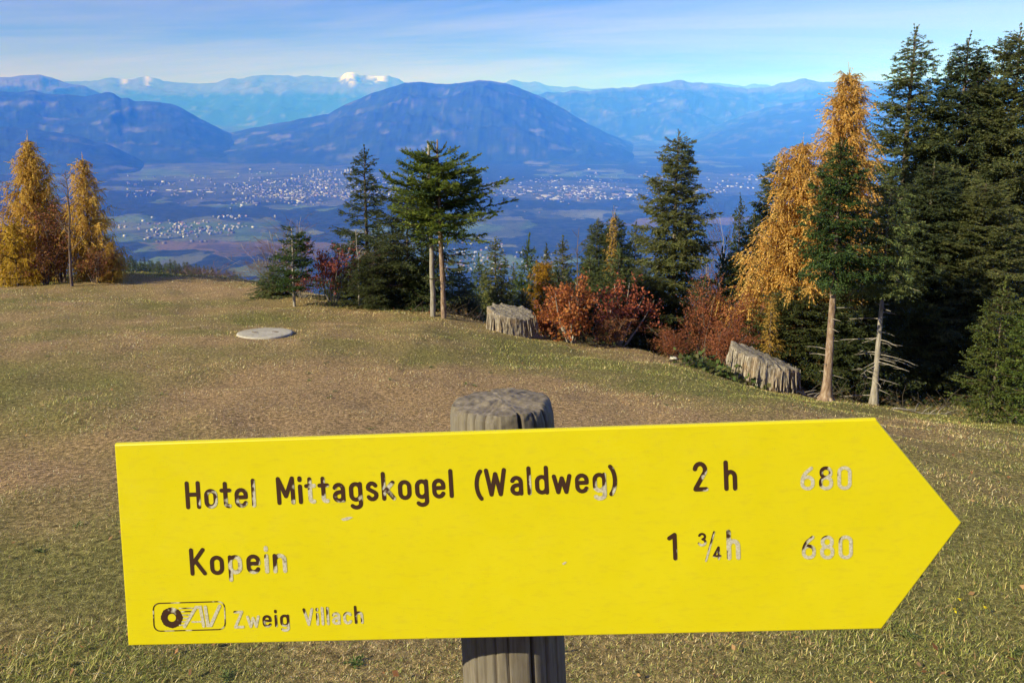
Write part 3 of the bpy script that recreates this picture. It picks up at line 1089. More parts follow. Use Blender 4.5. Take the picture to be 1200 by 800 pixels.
class Crown:
    """collects sprays (needle-covered twigs), leaves and wood; makes crown meshes"""

    def __init__(s, seed):
        s.r = np.random.RandomState(seed)
        s.o, s.d, s.n, s.l, s.w, s.c = [], [], [], [], [], []
        s.lo, s.ls, s.lc = [], [], []
        s.wood = Geo()

    def sprays(s, o, d, n, l, w, c):
        s.o.append(o), s.d.append(unit(d)), s.n.append(unit(n)), s.l.append(l), s.w.append(w), s.c.append(c)

    def leaves(s, o, size, c):
        s.lo.append(o), s.ls.append(size), s.lc.append(c)

    def mesh(s, name, mats, K=3, woodcol=(0.08, 0.06, 0.045)):
        g = Geo()
        if s.o:
            o, d, n = np.vstack(s.o), np.vstack(s.d), np.vstack(s.n)
            l, w, c = np.concatenate(s.l), np.concatenate(s.w), np.vstack(s.c)
            N = len(o)
            side = unit(np.cross(d, n))
            ks = np.arange(K + 1) / K
            ax = o[:, None] + d[:, None] * (l[:, None] * ks)[..., None]
            ax = ax - n[:, None] * (0.10 * l[:, None] * ks ** 2)[..., None]
            V = [ax]
            T = []
            per = (K + 1) + 2 * K
            base = np.arange(N)[:, None] * per
            for si, sg in enumerate((1, -1)):
                k = np.arange(K)
                jit = s.r.uniform(0.55, 1.25, (N, K))
                wk = w[:, None] * (1 - 0.55 * (k / K)) * jit
                lift = s.r.uniform(-0.5, 0.6, (N, K))
                ap = (ax[:, :-1] + ax[:, 1:]) * 0.5 + (sg * side[:, None] * 0.85 + d[:, None] * 0.75) * wk[..., None] + n[:, None] * (lift * wk)[..., None]
                V.append(ap)
                T.append(np.stack([base + k, base + k + 1, base + (K + 1) + si * K + k], -1).reshape(-1, 3))
            V = np.concatenate(V, 1).reshape(-1, 3)
            cc = np.repeat(c, per, 0)
            g.add(V, t=np.concatenate(T), c=cc)
        if s.lo:
            o, z, c = np.vstack(s.lo), np.concatenate(s.ls), np.vstack(s.lc)
            N = len(o)
            a = unit(s.r.normal(size=(N, 3)))
            b_ = unit(np.cross(a, s.r.normal(size=(N, 3))))
            z = z[:, None]
            p0, p1, p2, p3 = o, o + a * z * 0.5 + b_ * z * 0.36, o + a * z, o + a * z * 0.45 - b_ * z * 0.36
            V = np.stack([p0, p1, p2, p3], 1).reshape(-1, 3)
            q = np.arange(N * 4).reshape(-1, 4)
            g.add(V, q=q, c=np.repeat(c, 4, 0))
        nf = sum(len(t) for t in g.t) + sum(len(q) for q in g.q)
        ntri = sum(len(t) for t in g.t)
        if s.wood.n:
            Vw = np.vstack(s.wood.v)
            g.add(Vw, t=np.vstack(s.wood.t) if s.wood.t else None, q=np.vstack(s.wood.q) if s.wood.q else None, c=woodcol)
        return g.mesh(name, mats)


def branch_pts(o, az, L, i0, i1, n=7, jit=0.05, r=None):
    s_ = np.linspace(0, 1, n)
    inc = i0 + (i1 - i0) * s_ ** 1.2
    a = az + (r.normal(0, jit, n).cumsum() if r is not None else 0)
    st = np.stack([np.sin(a) * np.cos(inc), np.cos(a) * np.cos(inc), np.sin(inc)], -1) * (L / (n - 1))
    return np.vstack([o, o + st[:-1].cumsum(0)])


def pal(r, n, cols, jit=0.22):
    cols = np.array(cols)
    w = r.dirichlet(np.ones(len(cols)) * 0.6, n)
    return (w @ cols) * r.uniform(1 - jit, 1 + jit, (n, 1))


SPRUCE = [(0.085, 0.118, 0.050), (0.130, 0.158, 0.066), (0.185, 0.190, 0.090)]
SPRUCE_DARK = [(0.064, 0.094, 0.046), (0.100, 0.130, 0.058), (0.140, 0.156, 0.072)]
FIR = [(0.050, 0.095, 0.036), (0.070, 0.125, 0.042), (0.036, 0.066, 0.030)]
FIR_FRESH = [(0.14, 0.20, 0.035), (0.20, 0.25, 0.045), (0.07, 0.115, 0.035)]  # fresher yellow-green needle tones of the umbrella fir
LARCH = [(0.74, 0.45, 0.11), (0.84, 0.58, 0.19), (0.64, 0.34, 0.09)]
LARCH_OCHRE = [(0.68, 0.42, 0.10), (0.78, 0.52, 0.11), (0.46, 0.24, 0.08), (0.80, 0.56, 0.10)]
LARCH_YELLOW = [(0.68, 0.45, 0.04), (0.58, 0.36, 0.04), (0.42, 0.3, 0.05)]


def conifer_branch(C, o, az, L, i0, i1, cols, step=0.045, tw=0.30, width=0.03, hang=0.25, wood=0.012, start=0.12, ang=52, flatten=1.0, dens=1.0):
    r = C.r
    n = 7
    pts = branch_pts(o, az, L, i0, i1, n, 0.05, r)
    C.wood.tube(pts, np.linspace(wood, wood * 0.25, n), 3, cap=False)
    m = max(3, int(L * (1 - start) / step * dens))
    t = start + (1 - start) * (np.arange(m) + r.rand(m) * 0.8) / m
    f = t * (n - 1)
    i = np.minimum(f.astype(int), n - 2)
    fr = (f - i)[:, None]
    p = pts[i] * (1 - fr) + pts[i + 1] * fr
    tg = unit(pts[i + 1] - pts[i])
    sd_ = unit(np.cross(tg, UP))
    nn = unit(np.cross(sd_, tg))
    sgn = np.where(np.arange(m) % 2 == 0, 1, -1)[:, None] * np.ones((m, 1))
    a = np.radians(ang + r.normal(0, 10, m))[:, None]
    d = tg * np.cos(a) + sd_ * sgn * np.sin(a) + nn * r.normal(0, 0.25, (m, 1)) - UP * (hang * r.uniform(0.5, 1.5, (m, 1)))
    l = tw * (0.30 + 0.70 * (1 - t) ** 0.6 * np.minimum(1, t * 3 + 0.3)) * r.uniform(0.65, 1.25, m)
    l = np.minimum(l, L * 0.55)
    nrm = nn + r.normal(0, 0.45, (m, 3))
    C.sprays(p, d, nrm, l, np.full(m, width) * r.uniform(0.8, 1.25, m), pal(r, m, cols))
    # second-order twigs on the longer ones
    lg = l > 0.12
    if lg.any():
        for fr2 in (0.35, 0.65):
            for sg in (1, -1):
                k = np.where(lg & (r.rand(m) < 0.8 * dens))[0]
                if not len(k):
                    continue
                dd = unit(d[k])
                s2 = unit(np.cross(dd, nrm[k]))
                d2 = dd * 0.75 + sg * s2 * 0.7 - UP * hang * 0.6
                C.sprays(p[k] + dd * (l[k] * fr2)[:, None], d2, nrm[k] + r.normal(0, 0.4, (len(k), 3)), l[k] * r.uniform(0.35, 0.6, len(k)), np.full(len(k), width * 0.9), pal(r, len(k), cols))
    # leader of the branch
    C.sprays(pts[-2:-1], pts[-1:] - pts[-2:-1], np.cross(pts[-1:] - pts[-2:-1], [[0.3, 0.2, 1]]), np.array([L / (n - 1) * 1.4]), np.array([width]), pal(r, 1, cols))


def trunk_pts(h, r, lean=0.0, n=12, wob=0.01):
    t = np.linspace(0, 1, n)
    x = lean * t + wob * np.cumsum(r.normal(0, 1, n)) * t
    y = wob * np.cumsum(r.normal(0, 1, n)) * t
    return np.stack([x, y, t * h], -1)


def spruce_meshes(seed, h, R0, cols=SPRUCE, z0=0.03, spacing=0.15, per=7, droop=-0.25, dens=1.0, width=0.032, tw=0.32, pw=0.85, irregular=0.22, hang=0.3, gaps=0.0, trunk_r=None, mat=None, barkm=None, top_up=0.6):
    C = Crown(seed)
    r = C.r
    tr = trunk_pts(h, r, 0, 12, 0.006 * h / 4)
    trad = (trunk_r or h * 0.016)
    g = Geo()
    tt = np.linspace(0, 1, 12)
    g.tube(tr, trad * (1 - tt * 0.93) * (1 + 0.6 * np.exp(-tt * 40)), 9)
    z = h * z0
    while z < h * 0.985:
        q = z / h
        # crown radius: fullest low down, open leader on top
        k = (q - z0) / (1 - z0)
        Rz = R0 * (1 - k) ** pw * min(1, 0.65 + k * 3) + 0.05
        nb = max(3, int(per * (0.75 + 0.25 * (1 - k)) + r.rand()))
        a0 = r.rand() * 6.28
        sector = r.normal(0, irregular)
        for b_ in range(nb):
            if r.rand() < gaps:
                continue
            L = Rz * np.clip(1 + sector * 0.5 + r.normal(0, irregular), 0.45, 1.5)
            i0 = top_up * k ** 1.5 + droop * (1 - k) + r.normal(0, 0.10)
            i1 = i0 + 0.35 + r.normal(0, 0.12) if k < 0.8 else i0 + 0.15
            zz = z + r.uniform(-0.5, 0.5) * spacing
            o = np.array([np.interp(zz, tr[:, 2], tr[:, 0]), np.interp(zz, tr[:, 2], tr[:, 1]), zz])
            conifer_branch(C, o, a0 + 6.283 * (b_ + r.uniform(-.3, .3)) / nb, L, i0 - 0.1, i1 - 0.1, cols, tw=min(tw, 0.12 + L * 0.32), width=width, hang=hang, wood=0.006 + 0.006 * L, dens=dens)
        z += spacing * (0.45 + 0.55 * (1 - k)) * r.uniform(0.8, 1.2)
    # leading shoot
    for _ in range(5):
        C.sprays(tr[-1:] - UP * r.uniform(0.02, 0.3), np.array([[r.normal(0, .12), r.normal(0, .12), 1]]), r.normal(size=(1, 3)), np.array([0.22]), np.array([width]), pal(r, 1, cols))
    return g.mesh('trunk', barkm or M_BARK, True, False), C.mesh('crown', mat or M_NEEDLE)


def larch_meshes(seed, h, R0, cols=LARCH, z0=0.04, lean=0.0, spacing=0.16, per=6, dens=1.0, pw=0.9, one_side=0.0, hangl=0.30, bare_top=0.0, sides=None, barkm=None):
    C = Crown(seed)
    r = C.r
    tr = trunk_pts(h, r, lean, 12, 0.01 * h / 4)
    g = Geo()
    tt = np.linspace(0, 1, 12)
    g.tube(tr, h * 0.015 * (1 - tt * 0.94), 8)
    z = h * z0
    while z < h * 0.985:
        k = (z / h - z0) / (1 - z0)
        Rz = R0 * (1 - k) ** pw * min(1, 0.7 + k * 2.5) + 0.06
        nb = max(3, int(per + r.rand()))
        a0 = r.rand() * 6.28
        for b_ in range(nb):
            az = a0 + 6.283 * (b_ + r.uniform(-.35, .35)) / nb
            L = Rz * np.clip(1 + r.normal(0, .28), 0.4, 1.6) * (1 + one_side * -math.sin(az))
            i0 = 0.12 + 0.5 * k + r.normal(0, .12)
            i1 = i0 + r.uniform(-0.25, 0.35)
            o = np.array([np.interp(z, tr[:, 2], tr[:, 0]), np.interp(z, tr[:, 2], tr[:, 1]), z])
            n = 8
            pts = branch_pts(o, az, L, i0, i1, n, 0.08, r)
            C.wood.tube(pts, np.linspace(0.006 + .006 * L, 0.003, n), 3, cap=False)
            m = max(4, int(L / 0.020 * dens))
            t = 0.08 + 0.92 * r.rand(m)
            f = t * (n - 1)
            i = np.minimum(f.astype(int), n - 2)
            fr = (f - i)[:, None]
            p = pts[i] * (1 - fr) + pts[i + 1] * fr
            tg = unit(pts[i + 1] - pts[i])
            sd_ = unit(np.cross(tg, UP))
            d = tg * 0.35 + sd_ * r.normal(0, 0.28, (m, 1)) - UP * r.uniform(0.3, 2.0, (m, 1)) * (1 - 0.5 * k)
            l = hangl * r.uniform(0.3, 1.5, m) * (1 - 0.5 * k) * np.minimum(1, 0.5 + L)
            C.sprays(p, d, r.normal(size=(m, 3)), l, np.full(m, 0.021) * r.uniform(.7, 1.2, m), pal(r, m, cols, 0.25))
        z += spacing * (0.4 + 0.6 * (1 - k)) * r.uniform(0.8, 1.2)
    for _ in range(4):
        C.sprays(tr[-1:] - UP * r.uniform(0.0, 0.25), np.array([[r.normal(0, .1), r.normal(0, .1), 1]]), r.normal(size=(1, 3)), np.array([0.22]), np.array([0.02]), pal(r, 1, cols))
    return g.mesh('trunk', barkm or M_BARK, True, False), C.mesh('crown', M_LEAF, 5, woodcol=(0.11, 0.06, 0.04))


def shrub_meshes(seed, h, rad, nstem=9, cols=((.2, .05, .02),), leaf=0.045, nleaf=10, kids=(6, 5), stemr=0.012, barkm=None, upright=0.75, twigs_only=False, woodcol=None, tip=0.16, base_spread=0.12, leaf_from=0.0):
    """returns stems mesh, foliage mesh"""
    C = Crown(seed)
    r = C.r
    g = Geo()
    tw = Geo()
    twv = []

    def poly(o, d, L, n, wig, up):
        pts = [o]
        d = d / np.linalg.norm(d)
        for _ in range(n - 1):
            d = d + r.normal(0, wig, 3) + UP * up
            d = d / np.linalg.norm(d)
            pts.append(pts[-1] + d * L / (n - 1))
        return np.array(pts)
    for s_ in range(nstem):
        az = 6.283 * (s_ + r.rand()) / nstem
        out = r.uniform(0.15, 1.0)
        bx = np.array([math.sin(az), math.cos(az), 0]) * base_spread * rad * out
        d = np.array([math.sin(az) * out * rad, math.cos(az) * out * rad, h * upright])
        L = h * r.uniform(0.75, 1.05) / max(0.5, unit(d)[2]) * (0.95 if out < .6 else .8)
        st = poly(bx, d, L, 9, 0.07, 0.03)
        g.tube(st, np.linspace(stemr, stemr * .25, 9) * r.uniform(.7, 1.2), 5)
        for k1 in range(kids[0]):
            t = r.uniform(0.22, 0.98)
            i = int(t * 8)
            o = st[min(i, 8)]
            tg = unit(st[min(i + 1, 8)] - st[max(i - 1, 0)])
            d1 = tg * 0.8 + unit(r.normal(size=3)) * 0.8 + UP * 0.15
            L1 = h * 0.32 * (1.15 - t * .6) * r.uniform(.6, 1.2)
            b1 = poly(o, d1, L1, 6, 0.14, 0.04)
            tw.tube(b1, np.linspace(stemr * .4, stemr * .15, 6), 3, cap=False)
            for k2 in range(kids[1]):
                t2 = r.uniform(0.15, 1.0)
                i2 = min(int(t2 * 5), 4)
                o2 = b1[i2] + (b1[i2 + 1] - b1[i2]) * (t2 * 5 - i2)
                d2 = unit(b1[i2 + 1] - b1[i2]) * .8 + unit(r.normal(size=3)) * .7
                L2 = tip * h ** 0.5 * r.uniform(.6, 1.3)
                b2 = poly(o2, d2, L2, 4, 0.16, 0.03)
                tw.tube(b2, np.linspace(stemr * .16, stemr * .08, 4), 3, cap=False)
                if nleaf and t2 * t >= leaf_from:
                    m = nleaf
                    ii = r.randint(0, 3, m)
                    ff = r.rand(m)[:, None]
                    p = b2[ii] * (1 - ff) + b2[ii + 1] * ff + r.normal(0, leaf * .5, (m, 3))
                    C.leaves(p, leaf * r.uniform(.6, 1.3, m), pal(r, m, cols, 0.3))
    if tw.n:
        C.wood = tw
    bm = barkm or M_TWIG
    stems = g.mesh('trunk', bm, True, False)
    return stems, C.mesh('crown', M_LEAF, woodcol=woodcol or (0.10, 0.07, 0.055))


PROTO = {}


def tree(name, key, meshes, u, v_top, Y, label, group=None, halfw=None, rot=None, base_v=None, sink=0.03, du_base=None, h0=None, r0=None, cat='tree', lean=None):
    """stand a tree where the photograph shows its tip; height from the slope below it. A known key re-uses meshes."""
    tip = P(u, v_top, Y)
    x = tip[0]
    zb = float(H(x, Y)) - sink
    h = tip[2] - zb
    if key in PROTO:
        root = copy_tree(PROTO[key][0])
        h0, r0 = PROTO[key][1], PROTO[key][2]
        for k in ('label', 'group'):
            if k in root:
                del root[k]
    else:
        root = bpy.data.objects.new(name, None)
        COL.objects.link(root)
        tr, cr = meshes(h)
        obj('trunk', tr, root)
        obj('crown', cr, root)
        h0 = h
        PROTO[key] = (root, h0, r0)
    root.name = name
    root.location = (x, Y, zb)
    s = h / h0
    sx = s if halfw is None else (halfw / FPX * Y) / r0
    if key[0] == 's':
        sx *= 1.22
    elif key in ('l1', 'l2'):
        sx *= 1.15
    root.scale = (sx, sx, s)
    root.rotation_euler = (0, 0, rot if rot is not None else 0)
    tag(root, label, cat, group)
    return root


G_SPR = 'spruces along the brow of the meadow'
px = lambda p, Y: p / FPX * Y

# --- right-hand stand of tall spruces
Y = 15.5
tree('spruce_tree', 's1', lambda h: spruce_meshes(101, h, px(62, Y) * 1.15, SPRUCE, per=7, spacing=0.17, pw=0.72, width=0.036, droop=-0.32, irregular=.26), 1072, 36, Y,
     'tallest dark spruce with open, tiered top standing right behind the big golden larch', G_SPR, r0=px(62, Y))
Y = 15.2
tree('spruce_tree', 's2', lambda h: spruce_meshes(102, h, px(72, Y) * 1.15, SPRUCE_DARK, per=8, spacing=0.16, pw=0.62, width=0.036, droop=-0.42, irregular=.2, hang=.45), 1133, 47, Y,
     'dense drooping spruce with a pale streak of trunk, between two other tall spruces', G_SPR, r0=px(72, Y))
Y = 14.6
tree('spruce_tree', 's3', lambda h: spruce_meshes(103, h, px(75, Y) * 1.15, SPRUCE, per=8, spacing=0.16, pw=0.6, width=0.036, droop=-0.4, irregular=.2, hang=.4), 1199, 38, Y,
     'tall spruce cut by the right edge, standing beside a rusty hillside larch', G_SPR, r0=px(75, Y))
Y = 13.2
tree('spruce_tree', 's2', None, 1095, 190, Y, 'full dark spruce filling the shade below the two tallest spruces', G_SPR, halfw=66, rot=1.9)
Y = 12.8
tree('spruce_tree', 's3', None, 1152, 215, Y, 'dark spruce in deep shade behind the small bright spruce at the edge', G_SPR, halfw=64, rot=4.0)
Y = 20.0
tree('spruce_tree', 's1', None, 1105, 150, Y, 'half hidden spruce standing behind and between the tallest spruces', G_SPR, halfw=60, rot=2.4)
tree('spruce_tree', 's3', None, 1165, 130, 21, 'half hidden spruce in the gap left of the edge spruce', G_SPR, halfw=62, rot=0.8)
# big lone spruce in the middle right
Y = 16.5
tree('spruce_tree', 's4', lambda h: spruce_meshes(104, h, px(42, Y) * 1.15, SPRUCE, per=8, spacing=0.16, pw=0.6, width=0.038, droop=-0.36, irregular=.26, gaps=.0), 794, 157, Y,
     'tall lone spruce with ragged tiers standing right of the middle above russet bushes', G_SPR, r0=px(42, Y))
Y = 18.0
tree('spruce_tree', 's4', None, 912, 186, Y, 'spruce partly covered by the left flank of the golden larches', G_SPR, halfw=36, rot=2.2)
# dark spruce left of the wind-shaped fir
Y = 16.0
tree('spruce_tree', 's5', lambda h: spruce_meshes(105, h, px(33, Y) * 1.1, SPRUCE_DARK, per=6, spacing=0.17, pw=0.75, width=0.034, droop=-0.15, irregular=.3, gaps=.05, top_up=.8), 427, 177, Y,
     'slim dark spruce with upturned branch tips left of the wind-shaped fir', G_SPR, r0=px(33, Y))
Y = 14.6
tree('spruce_tree', 's6', lambda h: spruce_meshes(106, h, px(48, Y) * 1.1, [(0.085, 0.10, 0.038), (0.115, 0.12, 0.046), (0.06, 0.08, 0.032)], per=7, spacing=0.16, pw=0.5, width=0.032, droop=-0.3, irregular=.35, gaps=.1), 476, 232, Y,
     'broad olive spruce pressed against the twin trunks of the wind-shaped fir', G_SPR, r0=px(48, Y))
# small spruces in a row
Y = 19.0
mk = lambda h: spruce_meshes(107, h, px(17, Y) * 1.15, SPRUCE, per=8, spacing=0.13, pw=0.75, width=0.038, dens=1, irregular=.22)
tree('spruce_tree', 's7', mk, 581, 281, Y, 'narrow pointed spruce directly behind the stump at the middle', 'small spruces below the brow', r0=px(19, Y))
Y = 17.0
tree('spruce_tree', 's8', lambda h: spruce_meshes(108, h, px(17, Y) * 1.15, SPRUCE_DARK, per=8, spacing=0.12, pw=0.7, width=0.036, dens=1, irregular=.25), 538, 315, Y,
     'short dark spruce just right of the twin trunks', 'small spruces below the brow', r0=px(19, Y))
for u, v, Y, hw, key, rot, lab in (
        (562, 308, 20.0, 13, 's8', 1.0, 'thin spruce tip left of the narrow pointed spruce'),
        (601, 313, 22.0, 11, 's7', 2.1, 'little spruce tip between two pointed spruces behind the stump'),
        (619, 290, 20.5, 19, 's8', 3.0, 'spruce right above the left stump, beside the golden bush'),
        (641, 290, 23.0, 12, 's7', 4.2, 'small far spruce peeping between two larger ones above the golden bush'),
        (661, 281, 19.5, 20, 's7', 5.1, 'pointed spruce behind the golden bush and the red beeches'),
        (700, 258, 19.5, 24, 's4', 1.3, 'dark spruce left of the one with the golden tip'),
        (745, 264, 20.5, 22, 's5', 0.7, 'slender spruce between the golden-tipped spruce and the tall lone spruce'),
        (768, 330, 15.5, 30, 's6', 2.7, 'low bushy spruce under the tall lone spruce'),
        (690, 330, 17.0, 30, 's6', 4.0, 'low spruce hidden behind the red beeches'),
        (849, 300, 17.5, 18, 's8', 2.2, 'short dark spruce right of the tall lone spruce'),
        (868, 235, 18.5, 20, 's5', 3.9, 'spruce rising behind the russet bushes on the right'),
        (884, 252, 17.0, 22, 's7', 0.4, 'smaller spruce leaning into the left side of the golden larches')):
    tree('spruce_tree', key, None, u, v, Y, lab, 'small spruces below the brow', halfw=hw, rot=rot)
for u, v, Y, hw, key, rot, lab in (
        (655, 318, 16.0, 24, 's8', 1.9, 'dark bushy spruce directly behind the left red beech'),
        (690, 302, 18.0, 22, 's7', 2.9, 'dark spruce between the red beeches and the golden-tipped spruce'),
        (726, 300, 16.5, 26, 's8', 0.2, 'dark bushy spruce directly behind the right red beech'),
        (752, 312, 16.0, 24, 's4', 3.3, 'spruce left against the tall lone spruce'),
        (822, 330, 15.5, 24, 's8', 5.0, 'low dark spruce between the tall lone spruce and the russet pointed bush'),
        (862, 292, 16.5, 24, 's4', 0.9, 'dark spruce behind the russet pointed bush'),
        (890, 300, 15.5, 28, 's5', 1.2, 'dark spruce in the shade left of the shorter golden larch'),
        (545, 338, 16.0, 18, 's7', 4.4, 'low spruce between the twin trunks and the left stump'),
        (588, 330, 17.5, 18, 's8', 5.6, 'low spruce peeping over the left stump'),
        (612, 342, 16.0, 18, 's7', 0.6, 'little spruce left of the golden bush'),
        (460, 268, 16.5, 28, 's5', 2.0, 'dark spruce behind the broad olive spruce'),
        (490, 312, 15.5, 24, 's8', 0.9, 'low dark spruce behind the grey pole and the umbrella fir'),
        (405, 318, 15.6, 22, 's8', 4.9, 'low dark spruce behind the pale-stemmed red shrub')):
    tree('spruce_tree', key, None, u, v, Y, lab, 'small spruces below the brow', halfw=hw, rot=rot)
Y = 19.2
t_ = tree('spruce_tree', 's4', None, 722, 253, Y, 'spruce overgrown at its tip by golden larch twigs', 'small spruces below the brow', halfw=25, rot=5.0)
Y = 19.0
tree('larch_tree', 'l0', lambda h: larch_meshes(120, h, px(14, Y), LARCH_OCHRE, hangl=.2, dens=.8), 717, 251, Y - .45, 'golden ochre larch tip in front of a dark spruce', 'larches', r0=px(14, Y))

# low greenery behind the pale trunks
Y = 12.0
tree('spruce_tree', 's9', lambda h: spruce_meshes(109, h, px(50, Y) * 1.1, [(0.08, 0.10, 0.038), (0.115, 0.125, 0.046), (0.055, 0.075, 0.03)], per=8, spacing=0.13, pw=0.55, width=0.03, droop=-0.2, irregular=.3, tw=.3), 1012, 318, Y,
     'dull green spruce thicket behind the pale dead-limbed trunk', G_SPR, r0=px(50, Y))
tree('spruce_tree', 's9', None, 938, 340, 12.4, 'dull green young spruce between the right stump and the red-barked fir', G_SPR, halfw=46, rot=2.0)
tree('spruce_tree', 's9', None, 1060, 300, 12.6, 'dull green spruce in half shade right of the pale dead-limbed trunk', G_SPR, halfw=36, rot=4.1)
Y = 9.4
tree('spruce_tree', 's10', lambda h: spruce_meshes(110, h, px(34, Y) * 1.1, [(0.10, 0.14, 0.04), (0.14, 0.17, 0.048), (0.07, 0.10, 0.034)], per=7, spacing=0.11, z0=.12, pw=0.6, width=0.024, droop=-0.1, irregular=.25, tw=.22), 1176, 338, Y,
     'small bright spruce at the right edge in front of the shaded stand', G_SPR, r0=px(34, Y), halfw=27)
tree('spruce_tree', 's10', None, 1236, 300, 9.0, 'sunlit spruce boughs reaching in from the right edge', G_SPR, halfw=30, rot=2.0)

# red-barked fir with a bare lower trunk, and the dead-limbed spruce
def lone_fir(h):
    z0 = (330 - 165) and 0.47
    t, c = spruce_meshes(111, h, px(40, 10.5), FIR, z0=0.50, per=10, spacing=0.085, pw=0.75, width=0.034, droop=-0.15, irregular=.42, gaps=.12, tw=.3, trunk_r=0.070, barkm=M_PALE)
    return t, c


fir = tree('fir_tree', 'f1', lone_fir, 988, 166, 10.5, 'young fir with a bare reddish lower trunk in front of the golden larches', r0=1)
g = Geo()
for a_ in np.arange(7) * 0.9:
    L = 0.2 + 0.1 * math.sin(a_ * 3.3)
    g.tube([(0.02 * math.sin(a_), 0.02 * math.cos(a_), 0.16), (0.09 * math.sin(a_), 0.09 * math.cos(a_), 0.07), (L * math.sin(a_), L * math.cos(a_), 0.0)], [0.055, 0.045, 0.015], 6)
obj('root_flare', g.mesh('root_flare', M_PALE, True, False), fir)


rng = np.random.RandomState(21)
hf = PROTO['f1'][1]
for k in range(12):
    zf = hf * rng.uniform(.10, .52)
    g = Geo()
    pts = branch_pts(np.array([0, 0, zf]), rng.rand() * 6.28, rng.uniform(.12, .34), rng.uniform(-.2, .3), rng.uniform(-.5, .2), 5, .15, rng)
    g.tube(pts, [.010, .008, .006, .004, .002], 4)
    obj('dead_branch', g.mesh('dead_branch', M_DEAD, False, False), fir)


def dead_limbed(h):
    return spruce_meshes(112, h, px(34, 10.8), SPRUCE, z0=0.54, per=8, spacing=0.10, pw=0.6, width=0.03, irregular=.35, trunk_r=0.050, barkm=M_DEAD, gaps=.1)


ds = tree('spruce_tree', 'd1', dead_limbed, 1044, 205, 10.8, 'spruce with a pale dead lower trunk and leafless whorls of limbs', G_SPR, r0=1)
rng = np.random.RandomState(77)
hh = PROTO['d1'][1]
for k in range(34):
    z = hh * rng.uniform(0.05, 0.6)
    L = rng.uniform(0.18, 0.62)
    o = np.array([0, 0, z])
    pts = branch_pts(o, rng.rand() * 6.28, L, rng.uniform(-.3, .15), rng.uniform(-.6, .1), 6, 0.12, rng)
    g = Geo()
    g.tube(pts, np.linspace(.009, .003, 6), 4)
    if L > .3:
        for q in (2, 3, 4):
            g.tube(branch_pts(pts[q], rng.rand() * 6.28, L * .3, -.3, -.2, 3, .1, rng), [.004, .003, .0015], 3)
    obj('dead_branch', g.mesh('dead_branch', M_DEAD, False, False), ds)

# --- golden larches on the right
Y = 13.6
tree('larch_tree', 'l1', lambda h: larch_meshes(121, h, px(52, Y), LARCH, pw=0.62, hangl=.36, per=8, spacing=.14, dens=1.35), 993, 84, Y, 'tallest golden larch with hanging twigs in front of the dark spruces', 'larches', r0=px(52, Y))
Y = 13.2
tree('larch_tree', 'l2', lambda h: larch_meshes(122, h, px(48, Y), LARCH, pw=0.6, hangl=.36, per=8, spacing=.14, one_side=.35, dens=1.35), 948, 168, Y, 'shorter golden larch spreading to the left of the tallest one', 'larches', r0=px(48, Y))
tree('larch_tree', 'l0', None, 905, 352, 12.0, 'small orange larch sprig beside the right stump', 'larches', halfw=17, rot=1.0)
tree('larch_tree', 'lb', lambda h: larch_meshes(123, h, px(40, 30), [(0.30, 0.15, 0.06), (0.22, 0.11, 0.05), (0.35, 0.2, 0.08)], pw=.6, hangl=.5, dens=.7, spacing=.26, per=8), 1163, 68, 30, 'rusty larch on the slope behind the tallest spruces at the right', 'larches', r0=px(40, 30), halfw=55)

# --- larches at the left edge
Y = 18.0
tree('larch_tree', 'l3', lambda h: larch_meshes(124, h, px(46, Y), LARCH_OCHRE, z0=.06, pw=0.85, hangl=.34, per=8, spacing=.15, dens=1.2), 33, 164, Y, 'tall ochre larch at the left edge, fullest of the left group', 'larches', r0=px(46, Y))
Y = 17.6
tree('larch_tree', 'l4', lambda h: larch_meshes(125, h, px(34, Y), LARCH_OCHRE, z0=.06, pw=0.72, hangl=.32, per=7, spacing=.15, dens=1.1), 97, 187, Y, 'second ochre larch at the left, right of the thin bare tree', 'larches', r0=px(34, Y))
tree('larch_tree', 'l4', None, 129, 283, 17.2, 'little green-gold larch at the right foot of the left group', 'larches', halfw=16, rot=2)
tree('larch_tree', 'l5', lambda h: larch_meshes(126, h, px(26, 16.6), LARCH_YELLOW, pw=.5, hangl=.22, dens=1.1, spacing=.13), 14, 262, 16.6, 'low bright yellow larch bush at the left edge', 'larches', r0=px(26, 16.6))
Y = 17.0
tree('larch_tree', 'l6', lambda h: larch_meshes(127, h, px(24, Y), [(0.50, 0.27, 0.02), (0.58, 0.34, 0.03), (0.36, 0.2, 0.03)], pw=.45, hangl=.25, dens=1.3, spacing=.12, per=7), 638, 309, Y, 'golden yellow bushy larch between the stump and the red beeches', 'larches', r0=px(24, Y))

# --- leafy and bare shrubs
RED = [(0.36, 0.10, 0.042), (0.48, 0.15, 0.05), (0.24, 0.075, 0.038), (0.50, 0.24, 0.07)]
DRED = [(0.34, 0.085, 0.065), (0.42, 0.12, 0.085), (0.22, 0.07, 0.055)]
RUST = [(0.46, 0.17, 0.075), (0.38, 0.13, 0.06), (0.28, 0.11, 0.06)]
BROWN = [(0.22, 0.10, 0.05), (0.30, 0.14, 0.06), (0.14, 0.07, 0.04), (0.36, 0.2, 0.06)]


def shrub(name, key, u, v_top, Y, hw, label, group, rot=0.0, cat='shrub', **kw):
    return tree(name, key, (lambda h: shrub_meshes(kw.pop('seed'), h, px(hw, Y), **kw)), u, v_top, Y, label, group, halfw=hw, rot=rot, r0=px(hw, Y), cat=cat)


